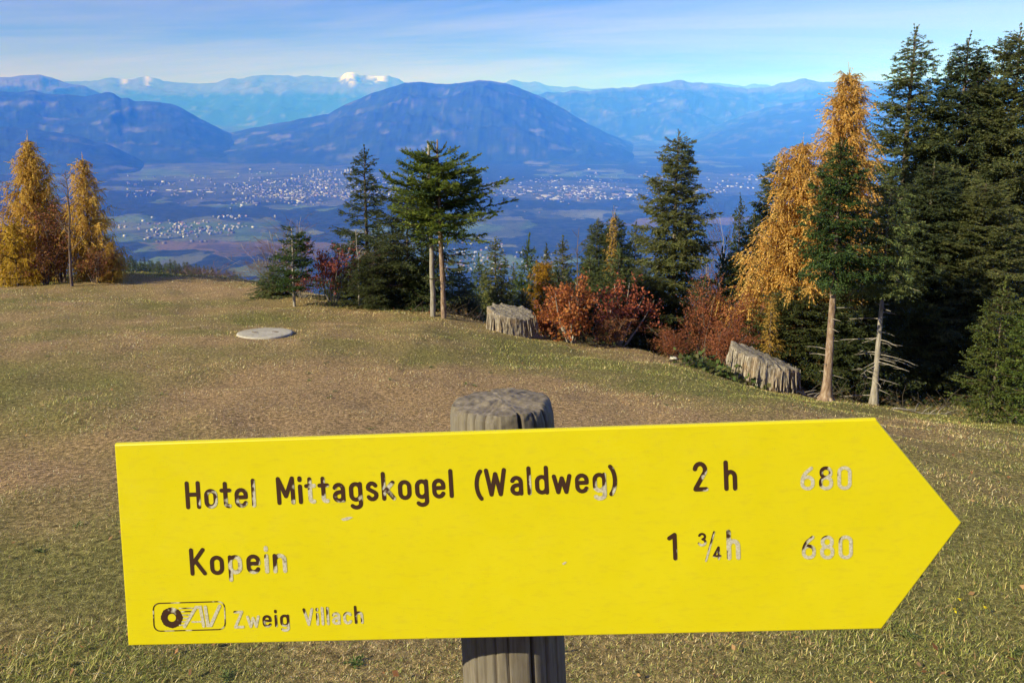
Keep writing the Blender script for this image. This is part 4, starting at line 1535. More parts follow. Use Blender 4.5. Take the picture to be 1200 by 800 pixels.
GS = 'autumn shrubs along the brow'
shrub('beech_shrub', 'b1', 671, 326, 12.6, 48, 'red-leaved young beech with a pale stem right of the golden bush', GS, seed=201, cols=RED, leaf=.055, nleaf=9, nstem=9, kids=(8, 6), stemr=.02, barkm=M_GREYTWIG)
shrub('beech_shrub', 'b2', 728, 334, 13.2, 40, 'red-leaved young beech with forked grey stems, right of its neighbour', GS, seed=202, cols=DRED + RED[:2], leaf=.05, nleaf=7, nstem=8, kids=(8, 5), stemr=.022, barkm=M_GREYTWIG)
shrub('beech_shrub', 'b1', 641, 352, 13.6, 26, 'orange-red beech bush close to the right side of the left stump', GS, rot=2.2)
shrub('rowan_shrub', 'b3', 388, 279, 14.6, 40, 'dark red shrub with many pale slender stems left of the slim spruce', GS, seed=203, cols=DRED, leaf=.045, nleaf=6, nstem=12, kids=(7, 5), stemr=.014, barkm=M_GREYTWIG, upright=1.0, leaf_from=.2)
shrub('rowan_shrub', 'b3', 352, 312, 15.0, 22, 'small dark red bush left of the pale-stemmed red shrub', GS, rot=1.4)
shrub('russet_bush', 'b4', 829, 320, 13.6, 44, 'russet pointed bush with fine twigs under the tall lone spruce', GS, seed=204, cols=RUST, leaf=.03, nleaf=9, nstem=14, kids=(8, 6), stemr=.014, upright=1.1, woodcol=(.15, .06, .04), tip=.2)
shrub('russet_bush', 'b4', 790, 382, 12.6, 36, 'low wine-brown bush at the foot of the russet pointed bush', GS, rot=2.6)
shrub('russet_bush', 'b4', 876, 335, 13.0, 40, 'rust-brown bush above the right stump', GS, rot=4.1)
shrub('russet_bush', 'b4', 851, 372, 12.2, 40, 'dense low russet bush just left of the right stump', GS, rot=5.2)
shrub('russet_bush', 'b4', 898, 262, 18.6, 20, 'red-brown bush high up beside the covered spruce', GS, rot=0.9)
shrub('bare_birch', 'b5', 847, 236, 19.5, 24, 'pinkish leafless birch right of the tall lone spruce', GS, cat='tree', seed=205, nleaf=2, leaf=.03, cols=[(.26, .13, .10), (.2, .11, .09)], nstem=11, kids=(10, 7), stemr=.018, upright=1.5, woodcol=(.22, .13, .11), tip=.2, barkm=M_GREYTWIG)
shrub('bare_birch', 'b5', 336, 252, 20.0, 20, 'faint leafless birch behind the sparse young fir', GS, cat='tree', rot=2.0)
shrub('bare_birch', 'b5', 312, 285, 18.0, 18, 'leafless grey twiggy bush left of the sparse young fir', GS, rot=3.0)
shrub('bare_birch', 'b5', 440, 285, 14.9, 22, 'brownish leafless sapling in front of the slim dark spruce', GS, rot=4.0)
shrub('bare_birch', 'b5', 240, 312, 24.0, 26, 'low leafless twigs on the brow left of the young fir', GS, rot=1.0)
shrub('brown_bush', 'b6', 64, 236, 17.4, 30, 'brown-leaved bush between the two ochre larches', GS, seed=206, cols=BROWN + DRED[:1], leaf=.05, nleaf=5, nstem=10, kids=(8, 6), stemr=.018, upright=1.2)
shrub('brown_bush', 'b6', 50, 285, 16.8, 28, 'dark purplish bush at the foot of the tall ochre larch', GS, rot=2.0)
shrub('brown_bush', 'b6', 110, 290, 16.9, 26, 'brown twiggy bush at the foot of the second ochre larch', GS, rot=3.6)
shrub('brown_bush', 'b6', 0, 262, 17.4, 24, 'brown-leaved bush cut by the left edge', GS, rot=4.6)
shrub('brown_bush', 'b6', 716, 366, 12.6, 26, 'low brown undergrowth between the two young beeches', GS, rot=1.3)


def bare_tree(h, seed=301, nb=16, tr=0.03, Lf=.28, col=M_TWIG):
    r = np.random.RandomState(seed)
    g, w = Geo(), Geo()
    t = trunk_pts(h, r, 0, 14, .02)
    g.tube(t, np.linspace(tr, tr * .15, 14), 7)
    for k in range(nb):
        q = r.uniform(.3, .98)
        i = int(q * 13)
        b_ = branch_pts(t[i], r.rand() * 6.28, h * Lf * (1.1 - q) * r.uniform(.6, 1.2) + .1, .7, 1.0, 6, .15, r)
        w.tube(b_, np.linspace(tr * .35, tr * .1, 6), 3)
        for j in (2, 3, 4, 4):
            w.tube(branch_pts(b_[j], r.rand() * 6.28, h * .06, .5, .9, 4, .2, r), np.linspace(tr * .15, tr * .06, 4), 3)
    return g.mesh('trunk', col, True, False), w.mesh('crown', col, False, False)


tree('bare_tree', 'n1', lambda h: bare_tree(h, 301, 16, .035), 72, 200, 16.4, 'thin leafless tree between the two ochre larches', 'leafless saplings', r0=1)
tree('bare_tree', 'n2', lambda h: bare_tree(h, 302, 9, .018, .2), 676, 265, 12.5, 'slender grey sapling rising through the red beech', 'leafless saplings', r0=1)
tree('bare_tree', 'n3', lambda h: bare_tree(h, 303, 10, .02, .2, M_GREYTWIG), 418, 268, 14.1, 'pinkish grey dead sapling in front of the slim dark spruce', 'leafless saplings', r0=1)


# sparse young fir with separate tiers
def sparse_fir(h):
    C = Crown(401)
    r = C.r
    g = Geo()
    g.tube(trunk_pts(h, r, 0, 10, .008), np.linspace(.03, .008, 10), 7)
    for z in np.linspace(.25, .97, 9):
        nb = 6
        for b_ in range(nb):
            conifer_branch(C, np.array([0, 0, z * h]), r.rand() * 6.28, px(40, 14) * (1.02 - z) ** .6 * r.uniform(.6, 1.1) + .08, .15 + .3 * z, .35, FIR, step=.035, tw=.22, width=.034, hang=.08, start=.15, wood=.010)
    return g.mesh('trunk', M_GREYTWIG, True, False), C.mesh('crown', M_NEEDLE)


tree('fir_tree', 'f2', sparse_fir, 341, 268, 14.0, 'sparse young fir with thin separate tiers left of the dark red shrub', r0=1)
tree('spruce_tree', 's8', None, 318, 318, 15.2, 'low green spruce bush left of the sparse young fir', 'small spruces below the brow', halfw=20, rot=.5)
tree('spruce_tree', 's6', None, 436, 300, 14.0, 'low light green fir bush at the foot of the slim dark spruce', 'small spruces below the brow', halfw=28, rot=2.5)
tree('spruce_tree', 's8', None, 500, 300, 14.4, 'dark low boughs directly behind the grey pole', 'small spruces below the brow', halfw=26, rot=3.5)


# wind-shaped fir with an umbrella crown, and the grey pole beside it
def umbrella_fir(h):
    C = Crown(402)
    r = C.r
    g = Geo()
    t = trunk_pts(h * .97, r, -0.05, 14, .006)
    g.tube(t, np.interp(np.arange(14), [0, 6, 13], [.050, .042, .012]) * (1 + .1 * np.sin(np.arange(14) * 2.2)), 9)
    one = px(1, 13.2)
    zt = lambda v: h * (368 - v) / (368 - 157.0)
    rows = [  # height in the photo, reach to the right, reach to the left, rise
        (272, 58, 30, .05), (262, 74, 38, .08), (250, 84, 52, .12), (238, 86, 62, .16), (226, 78, 66, .2), (214, 70, 64, .22), (204, 60, 56, .26), (196, 50, 48, .32), (188, 42, 40, .42), (182, 36, 30, .5)]
    rows = np.array(rows)[::-1]
    for k in range(100):
        v = 182 + 96 * r.rand() ** .9
        rr, rl, rise = (np.interp(v, rows[:, 0], rows[:, c_]) for c_ in (1, 2, 3))
        az = r.rand() * 6.28
        s_ = math.sin(az)
        reach = (rr if s_ > 0 else rl) * 1.12 * one * (0.6 + .4 * abs(s_)) * r.uniform(.55, 1.08)
        cols = FIR_FRESH if r.rand() < .75 else FIR
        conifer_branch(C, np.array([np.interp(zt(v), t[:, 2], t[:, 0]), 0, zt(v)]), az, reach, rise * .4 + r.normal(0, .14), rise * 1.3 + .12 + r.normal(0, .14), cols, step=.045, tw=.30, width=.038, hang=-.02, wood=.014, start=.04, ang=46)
    for k in range(6):   # upright shoots on the top
        conifer_branch(C, t[-2], r.rand() * 6.28, .28, .7, 1.2, FIR_FRESH, step=.04, tw=.14, width=.03, hang=0)
    # lower dead-ish side boughs
    for v, az, L in ((300, 1.5, 36), (306, 1.9, 26), (292, 1.2, 40), (318, 4.5, 24)):
        conifer_branch(C, np.array([-.02, 0, zt(v)]), az, L * one, -.1, .05, SPRUCE_DARK, step=.06, tw=.2, width=.03, hang=.1)
    return g.mesh('trunk', M_PALE, True, False), C.mesh('crown', M_NEEDLE)


tree('fir_tree', 'f3', umbrella_fir, 517, 157, 13.1, 'wind-shaped fir with a broad umbrella crown on a bare trunk', r0=1)
Y = 13.25
b0 = ground(507.5, 368, Y)
tp = P(505.5, 167, Y)
g = Geo()
hh = tp[2] - b0[2] + .1
tz = np.linspace(0, 1, 14)
rng = np.random.RandomState(5)
g.tube(np.stack([rng.normal(0, .004, 14), rng.normal(0, .004, 14), -.1 + tz * hh], -1), .052 - .028 * tz, 10)
po = obj('wooden_pole', g.mesh('wooden_pole', M_DEAD, True, False), None, b0, 'straight grey bare pole standing close beside the umbrella fir trunk', 'pole')
po.rotation_euler = (0, R(-0.6), 0)

# distant spruce tips below the brow at the left
rng = np.random.RandomState(8)
fs = None
Cd = Crown(501)
for z in 1 - (1 - np.linspace(.04, .985, 34)) ** 1.6:
    for k in range(10):
        a_ = rng.rand() * 6.28
        L = 3.2 * (1 - z) ** .72 * rng.uniform(.7, 1.15) + .1
        i0 = -.35 + .6 * z
        d = np.array([[math.sin(a_) * math.cos(i0), math.cos(a_) * math.cos(i0), math.sin(i0)]])
        Cd.sprays(np.array([[0, 0, z * 26]]), d, np.array([[0, 0, 1.0]]) + rng.normal(0, .3, (1, 3)), np.array([L]), np.array([1.2 * (1 - z) + .35]), pal(rng, 1, SPRUCE_DARK))
Cd.wood.tube([(0, 0, 0), (0, 0, 12), (0, 0, 25)], [.25, .18, .05], 5)
fmesh = Cd.mesh('distant_spruce', M_NEEDLE)
for k in range(110):
    u = 126 + 156 * (k + rng.rand()) / 110
    v = np.interp(u, [128, 150, 200, 235, 260, 280], [303, 302, 307, 313, 318, 322]) + rng.uniform(-3, 8)
    Y = rng.uniform(190, 260)
    tip = P(u, v, Y)
    s = rng.uniform(.8, 1.15)
    o = obj('distant_spruce', fmesh, None, (tip[0], Y, tip[2] - 26 * s), 'dark distant spruce in the wood below the left brow', 'tree', 'wood below the left brow')
    o.scale = (s * 1.05, s * 1.05, s)
    o.rotation_euler = (0, 0, rng.rand() * 6.28)

# ------------------------------------------------------------------ meadow: grass, leaves, stones, cover, stumps
rng = np.random.RandomState(31)


def grass(n, r0, r1, seed):
    r = np.random.RandomState(seed)
    az = np.radians(r.uniform(-41, 41, n))
    rad = r0 * (r1 / r0) ** (r.rand(n) ** 0.95)
    x, y = rad * np.sin(az), rad * np.cos(az)
    yc = np.interp(x, _cp[:, 0], _cp[:, 1])
    cl = fbm(x * 3.2, y * 3.2, 0, 2, 61)
    keep = (y < yc + 3.5) & (r.rand(n) < 0.35 + 1.1 * cl)
    x, y, rad, cl = x[keep], y[keep], rad[keep], cl[keep]
    n = len(x)
    z = H(x, y) - 0.004
    dry = zone(x, y)
    tuft = np.clip((fbm(x * 1.3, y * 1.3, 0, 3, 66) - 0.5) * 3, 0, 1)
    edge = np.clip(1 - np.abs(y - np.interp(x, _cp[:, 0], _cp[:, 1]) + 0.3) / 1.2, 0, 1) * (x < -1.0)
    L = (0.012 + 0.021 * r.rand(n) ** 2 * (1 - .4 * dry)) * (0.75 + 0.9 * tuft) * (1 + .9 * edge) * (1 + 0.045 * rad)
    wd = (0.0006 + 0.00062 * rad) * r.uniform(.7, 1.3, n)
    a = r.rand(n) * 2 * PI
    lean = np.clip(r.normal(0.95, 0.32, n) + .2 * dry, .05, 1.5)
    d = np.stack([np.cos(a) * np.sin(lean), np.sin(a) * np.sin(lean), np.cos(lean)], -1)
    s = np.stack([-np.sin(a), np.cos(a), 0 * a], -1)
    b_ = np.stack([x, y, z], -1)
    d2 = d * 1.0
    d2[:, 2] -= r.uniform(.1, .6, n)
    d2 = unit(d2)
    mid = b_ + d * (L * .55)[:, None]
    tip = mid + d2 * (L * .45)[:, None]
    V = np.stack([b_ - s * wd[:, None] / 2, b_ + s * wd[:, None] / 2, mid + s * wd[:, None] * .4, mid - s * wd[:, None] * .4, tip], 1)
    cols_g = np.array([(0.20, 0.235, 0.048), (0.31, 0.315, 0.075), (0.50, 0.45, 0.16), (0.105, 0.13, 0.036)])
    cols_d = np.array([(0.66, 0.48, 0.24), (0.50, 0.325, 0.145), (0.82, 0.66, 0.38), (0.27, 0.16, 0.075)])
    cg = cols_g[r.randint(0, 4, n)]
    cd = cols_d[r.randint(0, 4, n)]
    pick = (r.rand(n) < 0.12 + 0.80 * dry)[:, None]
    c = np.clip(np.where(pick, cd, cg) * r.uniform(.65, 1.3, (n, 1)), 0, .8)
    i = np.arange(n)[:, None] * 5
    nearb = (rad < 3.0)[:, None]
    q = (i + np.array([[0, 1, 2, 3]]))[nearb[:, 0]]
    t = np.concatenate([(i + np.array([[3, 2, 4]]))[nearb[:, 0]], (i + np.array([[0, 1, 4]]))[~nearb[:, 0]]])
    return V.reshape(-1, 3), q, t, np.repeat(c, 5, 0)


V, q, t, c = grass(760000, 1.55, 24, 71)
obj('grass', mesh_np('grass', V, [q, t], M_GRASS, c), None, label='short dry autumn grass on the meadow', cat='grass', kind='stuff')

# fallen leaves and straw bits
n = 900
az = np.radians(rng.uniform(-40, 40, n))
rad = 1.7 * (17 / 1.7) ** rng.rand(n)
x, y = rad * np.sin(az), rad * np.cos(az)
k = y < np.interp(x, _cp[:, 0], _cp[:, 1]) - .2
k &= rng.rand(n) < np.clip(.25 + .09 * x + .25 * (y < 5), .15, 1)
x, y = x[k], y[k]
C = Crown(71)
for xx, yy in zip(x, y):
    C.leaves(np.array([[xx, yy, float(H(xx, yy)) + .022]]), np.array([rng.uniform(.012, .034)]), pal(rng, 1, [(.42, .20, .09), (.30, .13, .05), (.5, .33, .16), (.2, .09, .05)]))
obj('fallen_leaves', C.mesh('fallen_leaves', M_LEAF), None, label='scattered dry brown leaves on the grass', cat='leaves', kind='stuff')
# flat rosettes of broad-leaved weeds
C = Crown(73)
for k in range(90):
    a_ = R(rng.uniform(-38, 38))
    rad_ = 1.8 * (11 / 1.8) ** rng.rand()
    xx, yy = rad_ * math.sin(a_), rad_ * math.cos(a_)
    zz = float(H(xx, yy)) + .006
    tone = pal(rng, 1, [(.09, .14, .035), (.06, .10, .03), (.14, .16, .05)])
    for j in range(rng.randint(6, 11)):
        b_ = rng.rand() * 6.28
        L = rng.uniform(.018, .042)
        d_ = np.array([[math.cos(b_), math.sin(b_), rng.uniform(.1, .5)]])
        C.sprays(np.array([[xx, yy, zz]]) + rng.normal(0, .006, (1, 3)) * [1, 1, 0], d_, np.array([[0, 0, 1.0]]), np.array([L]), np.array([L * .35]), tone * rng.uniform(.8, 1.25))
obj('meadow_weeds', C.mesh('meadow_weeds', M_GRASS), None, label='flat dark green weed rosettes in the grass', cat='weeds', kind='stuff')
# yellow hawkweed heads near the lower right
C = Crown(72)
for u, v in ((1127, 690), (1158, 700), (1120, 702)):
    t_ = math.tan(PITCH + math.atan((v - V0) / FPX))
    yy = 1.5 / (t_ - .16)
    g0 = ground(u, v, yy)
    for j in range(5):
        C.leaves(np.array([[g0[0], g0[1], g0[2] + .04]]) + rng.normal(0, .003, (1, 3)), np.array([.013]), np.array([[.75, .6, .02]]))
obj('hawkweed', C.mesh('hawkweed', M_LEAF), None, label='tiny yellow flower heads in the grass by the arrow tip', cat='flowers', kind='stuff')

# concrete manhole cover
m_con, nt, b = material('weathered_concrete', 0.9, 0.2)
v = objco(nt)
f = noise(nt, v, 26, 6, 0.7)
c = ramp(nt, f, [(0.3, (0.26, 0.235, 0.20)), (0.55, (0.40, 0.37, 0.325)), (0.75, (0.48, 0.455, 0.41))])
c = mixc(nt, ramp(nt, noise(nt, v, 5, 5, 0.6), [(0.45, 0.0), (0.7, 0.55)]), c, (0.20, 0.18, 0.14))
nt.links.new(c, b.inputs['Base Color'])
bump(nt, b, f, 0.5, 0.01)
Yc = 10.0
c0 = ground(311, 399, Yc)
hx = float(H(c0[0] + .3, Yc) - H(c0[0] - .3, Yc)) / .6
hy = float(H(c0[0], Yc + .3) - H(c0[0], Yc - .3)) / .6
mc = bpy.data.objects.new('manhole_cover', None)
COL.objects.link(mc)
mc.location = c0 + np.array([0, 0, -0.012])
nrm = Vector((-hx * .6, -hy * .9, 1)).normalized()
mc.rotation_euler = nrm.to_track_quat('Z', 'Y').to_euler()
tag(mc, 'round grey concrete manhole cover lying flush in the meadow', 'manhole cover')
RM = 31.0 / FPX * 10.5


def disc(prof, seg=72, wob=0.0, seed=1, caps=True):
    V, q = [], []
    th = np.arange(seg) / seg * 2 * PI
    for r_, z_ in prof:
        w = 1 + wob * (vn(th * 3, r_ * 2, 0, seed) - .5)
        V.append(np.stack([r_ * w * np.cos(th), r_ * w * np.sin(th), np.full(seg, z_)], -1))
    for k in range(len(prof) - 1):
        i = np.arange(seg) + k * seg
        j = (np.arange(seg) + 1) % seg + k * seg
        q.append(np.stack([i, j, j + seg, i + seg], -1))
    return np.vstack(V), [np.vstack(q)]


V, q = disc([(RM, -.12), (RM, .03), (RM * .985, .042), (RM * .93, .046), (RM * .60, .047), (RM * .1, .049), (0.001, .049)], wob=.02)
obj('cover_slab', mesh_np('cover_slab', V, q, m_con, None, False), mc)
for sx in (-.10, .10):
    V, q = disc([(.034, .0475), (.030, .055), (.018, .057), (.001, .057)], 20)
    m_hole = M_BARK
    o = obj('lifting_hook', mesh_np('lifting_hook', V, q, m_hole), mc, (sx * 1.2, .06 * (1 if sx > 0 else -1), 0.0))
    o.scale = (1.5, .8, 1)

# tree stumps: fibrous, split timber
m_stump, nt, b = material('grey_split_timber', 0.92, 0.15)
v1 = objco(nt, (1, 1, 0.10))
f1 = noise(nt, v1, 42, 6, 0.75, 0.3)
c = ramp(nt, f1, [(0.30, (0.04, 0.03, 0.024)), (0.45, (0.17, 0.135, 0.105)), (0.57, (0.36, 0.32, 0.275)), (0.72, (0.62, 0.58, 0.53))])
c = mixc(nt, ramp(nt, noise(nt, objco(nt), 5, 4, 0.6), [(0.5, 0.0), (0.75, 0.55)]), c, (0.30, 0.185, 0.10))
c = mixc(nt, attr(nt, 'top').outputs['Fac'], c, ramp(nt, noise(nt, objco(nt), 26, 5, 0.7), [(0.3, (0.09, 0.075, 0.06)), (0.7, (0.36, 0.32, 0.27))]))
nt.links.new(c, b.inputs['Base Color'])
bump(nt, b, f1, 0.9, 0.03)


def stump_mesh(seed, rx, ry, hL, hR, flare=.18, rag=.06, tilt_back=0.0):
    seg, rows = 150, 34
    th = np.arange(seg) / seg * 2 * PI
    T, K = np.meshgrid(th, np.linspace(0, 1, rows))
    cx, cy = np.cos(T), np.sin(T)
    Tn = T + .35 * (fbm(T * 1.3, K * 1.5, 0, 3, seed + 2) - .5)
    rib = fbm(Tn * 30 / (2 * PI), K * 1.6, 0, 5, seed, .7)
    deep = np.clip(ridged(T * 7 / (2 * PI), K * .3 + 5, 2, seed + 4) - .72, 0, 1) * 2.2
    r = 1 + .20 * (rib - .5) + .16 * (fbm(T * .8 + 3, K * 1.5, 0, 2, seed + 6) - .5) - .16 * deep + flare * np.exp(-K * 5) * (1 + .5 * np.cos(T * 5 + seed))
    ztop = hL + (hR - hL) * (cx[0] * .5 + .5) + tilt_back * cy[0] + rag * (ridged(th * 14 / (2 * PI), th * 0, 3, seed + 8) - .7) * 1.4
    Z = K * ztop[None] - .12 * (1 - K)
    X, Yy = rx * r * cx, ry * r * cy
    V = np.stack([X, Yy, Z], -1)
    i = np.arange(rows - 1)[:, None] * seg
    j = np.arange(seg)[None]
    k = (j + 1) % seg
    q = [np.stack([i + j, i + k, i + seg + k, i + seg + j], -1).reshape(-1, 4)]
    tops = []
    zmid = ztop.mean()
    for f in np.linspace(1, 0, 14)[1:]:
        x, y = X[-1] * f, Yy[-1] * f
        pl = hL + (hR - hL) * (x / rx * .5 + .5) + tilt_back * y / ry
        z = ztop * max(0, f * 3 - 2) + (1 - max(0, f * 3 - 2)) * (pl - .01) + .05 * (fbm(x * 14, y * 14, 0, 3, seed + 20) - .5)
        tops.append(np.stack([x, y, z], -1))
    V2 = np.vstack([V.reshape(-1, 3)] + tops)
    prev = (rows - 1) * seg + np.arange(seg)
    for a_ in range(13):
        cur = rows * seg + a_ * seg + np.arange(seg)
        q.append(np.stack([prev, np.roll(prev, -1), np.roll(cur, -1), cur], -1))
        prev = cur
    tm = np.concatenate([np.zeros(rows * seg), np.ones(13 * seg)])
    return mesh_np('stump_body', V2, q, m_stump, None, False, {'top': tm})


def stump(u, v, Y, seed, rx, ry, hL, hR, label, rot=(0, 0, 0), nsplit=14, **kw):
    p = ground(u, v, Y)
    root = bpy.data.objects.new('tree_stump', None)
    COL.objects.link(root)
    root.location = p
    root.rotation_euler = rot
    tag(root, label, 'stump', 'old stumps on the brow')
    obj('stump_body', stump_mesh(seed, rx, ry, hL, hR, **kw), root)
    r = np.random.RandomState(seed)
    for k in range(nsplit):       # loose strips of weathered wood standing off the flank
        a = r.uniform(-2.9, .3)
        hh_ = (hL + (hR - hL) * (math.cos(a) * .5 + .5))
        z0, z1 = hh_ * r.uniform(.0, .35), hh_ * r.uniform(.65, 1.04)
        w = r.uniform(.006, .016)
        ro = 1.03 + .05 * r.rand()
        g = Geo()
        pts = [(rx * (ro + .10 * (1 - t)) * math.cos(a), ry * (ro + .10 * (1 - t)) * math.sin(a), z0 + (z1 - z0) * t) for t in (0, .3, .6, 1)]
        g.tube(pts, [w * .8, w, w * .8, w * .25], 5)
        obj('bark_strip', mesh_np('bark_strip', np.vstack(g.v), [np.vstack(g.q), np.vstack(g.t)], m_stump, None, False, {'top': np.zeros(g.n)}), root)
    return root


stump(600, 391, 12.6, 61, .40, .34, .50, .34, 'smaller grey stump left, between the twin trunks and the red beeches', rot=(0, R(-2), 0), tilt_back=.03, nsplit=30, flare=.28)
stump(888, 462, 10.9, 63, .53, .44, .60, .36, 'large splintered stump right, leaning, above the green weeds', rot=(R(-4), R(8), 0), rag=.10, nsplit=44, flare=.22)

# weeds and brush in front of the right stump
C = Crown(81)
for k in range(70):
    u, v = rng.uniform(802, 890), 0
    v = 434 + (u - 802) * .28 + rng.uniform(-6, 10)
    Y = rng.uniform(10.4, 11.4)
    p = ground(u, v, Y)
    m = 14
    o = p + np.stack([rng.normal(0, .10, m), rng.normal(0, .10, m), np.abs(rng.normal(0.06, .06, m))], -1)
    C.leaves(o, rng.uniform(.05, .11, m), pal(rng, m, [(.07, .12, .03), (.10, .15, .04), (.045, .08, .025), (.17, .15, .06)]))
for k in range(26):
    u = rng.uniform(760, 890)
    p = ground(u, 430, rng.uniform(10.3, 11.6)) + UP * .03
    C.wood.tube(branch_pts(p, rng.rand() * 6.28, rng.uniform(.2, .6), .2, -.1, 5, .2, rng), [.008, .006, .005, .004, .002], 3)
obj('weeds', C.mesh('weeds', M_LEAF, woodcol=(.16, .13, .10)), None, label='low green weeds and brush before the right stump', cat='weeds', kind='stuff')

# dry brush under the twin trunks and along the brow
C = Crown(82)
for k in range(150):
    u = rng.uniform(330, 1190)
    Y = float(np.interp(u, [c_[0] for c_ in _cr], [c_[2] for c_ in _cr])) + rng.uniform(.1, 1.4)
    p = ground(u, 400, Y)
    for j in range(3):
        pts = branch_pts(p + rng.normal(0, .1, 3) * [1, 1, 0], rng.rand() * 6.28, rng.uniform(.15, .5), rng.uniform(.2, 1.2), rng.uniform(-.2, 1), 5, .2, rng)
        C.wood.tube(pts, [.007, .005, .004, .003, .002], 3)
    m = 8
    C.leaves(p + np.stack([rng.normal(0, .16, m), rng.normal(0, .16, m), np.abs(rng.normal(.05, .08, m))], -1), rng.uniform(.03, .06, m), pal(rng, m, [(.16, .09, .04), (.1, .1, .035), (.2, .07, .03), (.07, .09, .03)]))
obj('undergrowth', C.mesh('undergrowth', M_LEAF, woodcol=(.17, .14, .11)), None, label='dry twigs and low undergrowth along the brow', cat='undergrowth', kind='stuff')

# stones near the right stump
m_stone, nt, b = material('pale_stone', 0.9, 0.2)
f = noise(nt, objco(nt), 20, 5, .7)
nt.links.new(ramp(nt, f, [(.3, (.28, .26, .23)), (.7, (.52, .5, .46))]), b.inputs['Base Color'])
bump(nt, b, f, .6, .01)
for u, v, Y, sz, lab in ((848, 440, 11.0, .075, 'pale stone in the weeds nearest the right stump'), (861, 445, 10.9, .06, 'flat pale stone in the weeds just below another stone'), (789, 434, 11.6, .06, 'small pale stone on the grass edge under the russet bushes')):
    p = ground(u, v, Y)
    th, ph = np.meshgrid(np.linspace(0, 2 * PI, 21)[:-1], np.linspace(.05, PI - .05, 10))
    n_ = np.stack([np.sin(ph) * np.cos(th), np.sin(ph) * np.sin(th), np.cos(ph) * .55], -1)
    n_ = n_ * (sz * (0.7 + .6 * fbm(n_[..., 0] * 1.7 + u, n_[..., 1] * 1.7, n_[..., 2] * 1.7, 3, 5)))[..., None]
    i = np.arange(9)[:, None] * 20
    j = np.arange(20)[None]
    q = np.stack([i + j, i + 20 + j, i + 20 + (j + 1) % 20, i + (j + 1) % 20], -1).reshape(-1, 4)
    obj('stone', mesh_np('stone', n_.reshape(-1, 3), [q], m_stone, None, False), None, p + UP * .025, lab, 'stone', 'pale stones by the brow')

# dry cut branches on the ground under the pale trunks
for k, (u0, Y0, az, L, lab) in enumerate(((1045, 10.1, 1.45, .95, 'long dry branch lying on the grass at the foot of the dead-limbed spruce'), (930, 10.6, 1.2, .6, 'short dry branch lying between the right stump and the bare fir trunk'))):
    p = ground(u0, 480, Y0)
    g = Geo()
    n = 9
    xs = p[0] + np.sin(az) * np.linspace(0, L, n)
    ys = p[1] + np.cos(az) * np.linspace(0, L, n)
    pts = np.stack([xs, ys, H(xs, ys) + .03 + .02 * np.sin(np.arange(n))], -1) - p
    g.tube(pts, np.linspace(.016, .005, n), 5)
    for j in range(2, n - 1):
        g.tube(branch_pts(pts[j], az + rng.uniform(-1.2, 1.2), .22, .5, .2, 4, .2, rng), [.006, .005, .004, .002], 3)
    obj('dry_branch', g.mesh('dry_branch', M_DEAD, False, False), None, p, lab, 'branch')

# ------------------------------------------------------------------ far buildings on the valley floor
m_wall, nt, b = material('pale_render_walls', 0.8, 0.3)
oi = nd(nt, 'ShaderNodeObjectInfo')
nt.links.new(ramp(nt, oi.outputs['Random'], [(0, (.2, .185, .16)), (.5, (.29, .28, .26)), (1, (.46, .45, .44))]), b.inputs['Base Color'])
m_roof, nt, b = material('tile_and_sheet_roofs', 0.7, 0.3)
oi = nd(nt, 'ShaderNodeObjectInfo')
nt.links.new(ramp(nt, oi.outputs['Random'], [(0, (.25, .10, .07)), (.5, (.22, .17, .15)), (.8, (.45, .43, .42)), (1, (.6, .6, .6))]), b.inputs['Base Color'])


def house_mesh(w, d, h, rh, flat_roof=False):
    V = [(-w / 2, -d / 2, 0), (w / 2, -d / 2, 0), (w / 2, d / 2, 0), (-w / 2, d / 2, 0), (-w / 2, -d / 2, h), (w / 2, -d / 2, h), (w / 2, d / 2, h), (-w / 2, d / 2, h), (-w / 2, 0, h + rh), (w / 2, 0, h + rh)]
    if flat_roof:
        F = [(0, 1, 5, 4), (1, 2, 6, 5), (2, 3, 7, 6), (3, 0, 4, 7), (4, 5, 6, 7)]
        mi = [0, 0, 0, 0, 1]
        V = V[:8]
    else:
        F = [(0, 1, 5, 4), (1, 2, 6, 9, 5), (2, 3, 7, 6), (3, 0, 4, 8, 7), (4, 5, 9, 8), (6, 7, 8, 9)]
        mi = [0, 0, 0, 0, 1, 1]
    me = bpy.data.meshes.new('house')
    me.from_pydata(V, [], F)
    me.materials.append(m_wall)
    me.materials.append(m_roof)
    me.polygons.foreach_set('material_index', mi)
    return me


HM = {'house': house_mesh(15, 11, 7, 5), 'block': house_mesh(34, 14, 15, 4), 'tower_block': house_mesh(24, 16, 36, 0, True), 'hall': house_mesh(90, 40, 9, 0, True)}


def vground(u, v):
    d = np.array([(u - 600) / FPX, 0, 0]) + CU * (-(v - V0) / FPX) + CF
    k = (VALLEY + 3) / d[2]
    p = d * k
    return p[0], p[1], float(z_valley(p[0], p[1])) - .5


rng = np.random.RandomState(99)
spots = []


def town(n, kind, us, vs, label, group, name, s=(.8, 1.3)):
    for _ in range(n):
        u, v = us(), vs()
        x, y, z = vground(u, v)
        spots.append((kind, name, x, y, z, rng.rand() * 3.14, rng.uniform(*s), label, group))


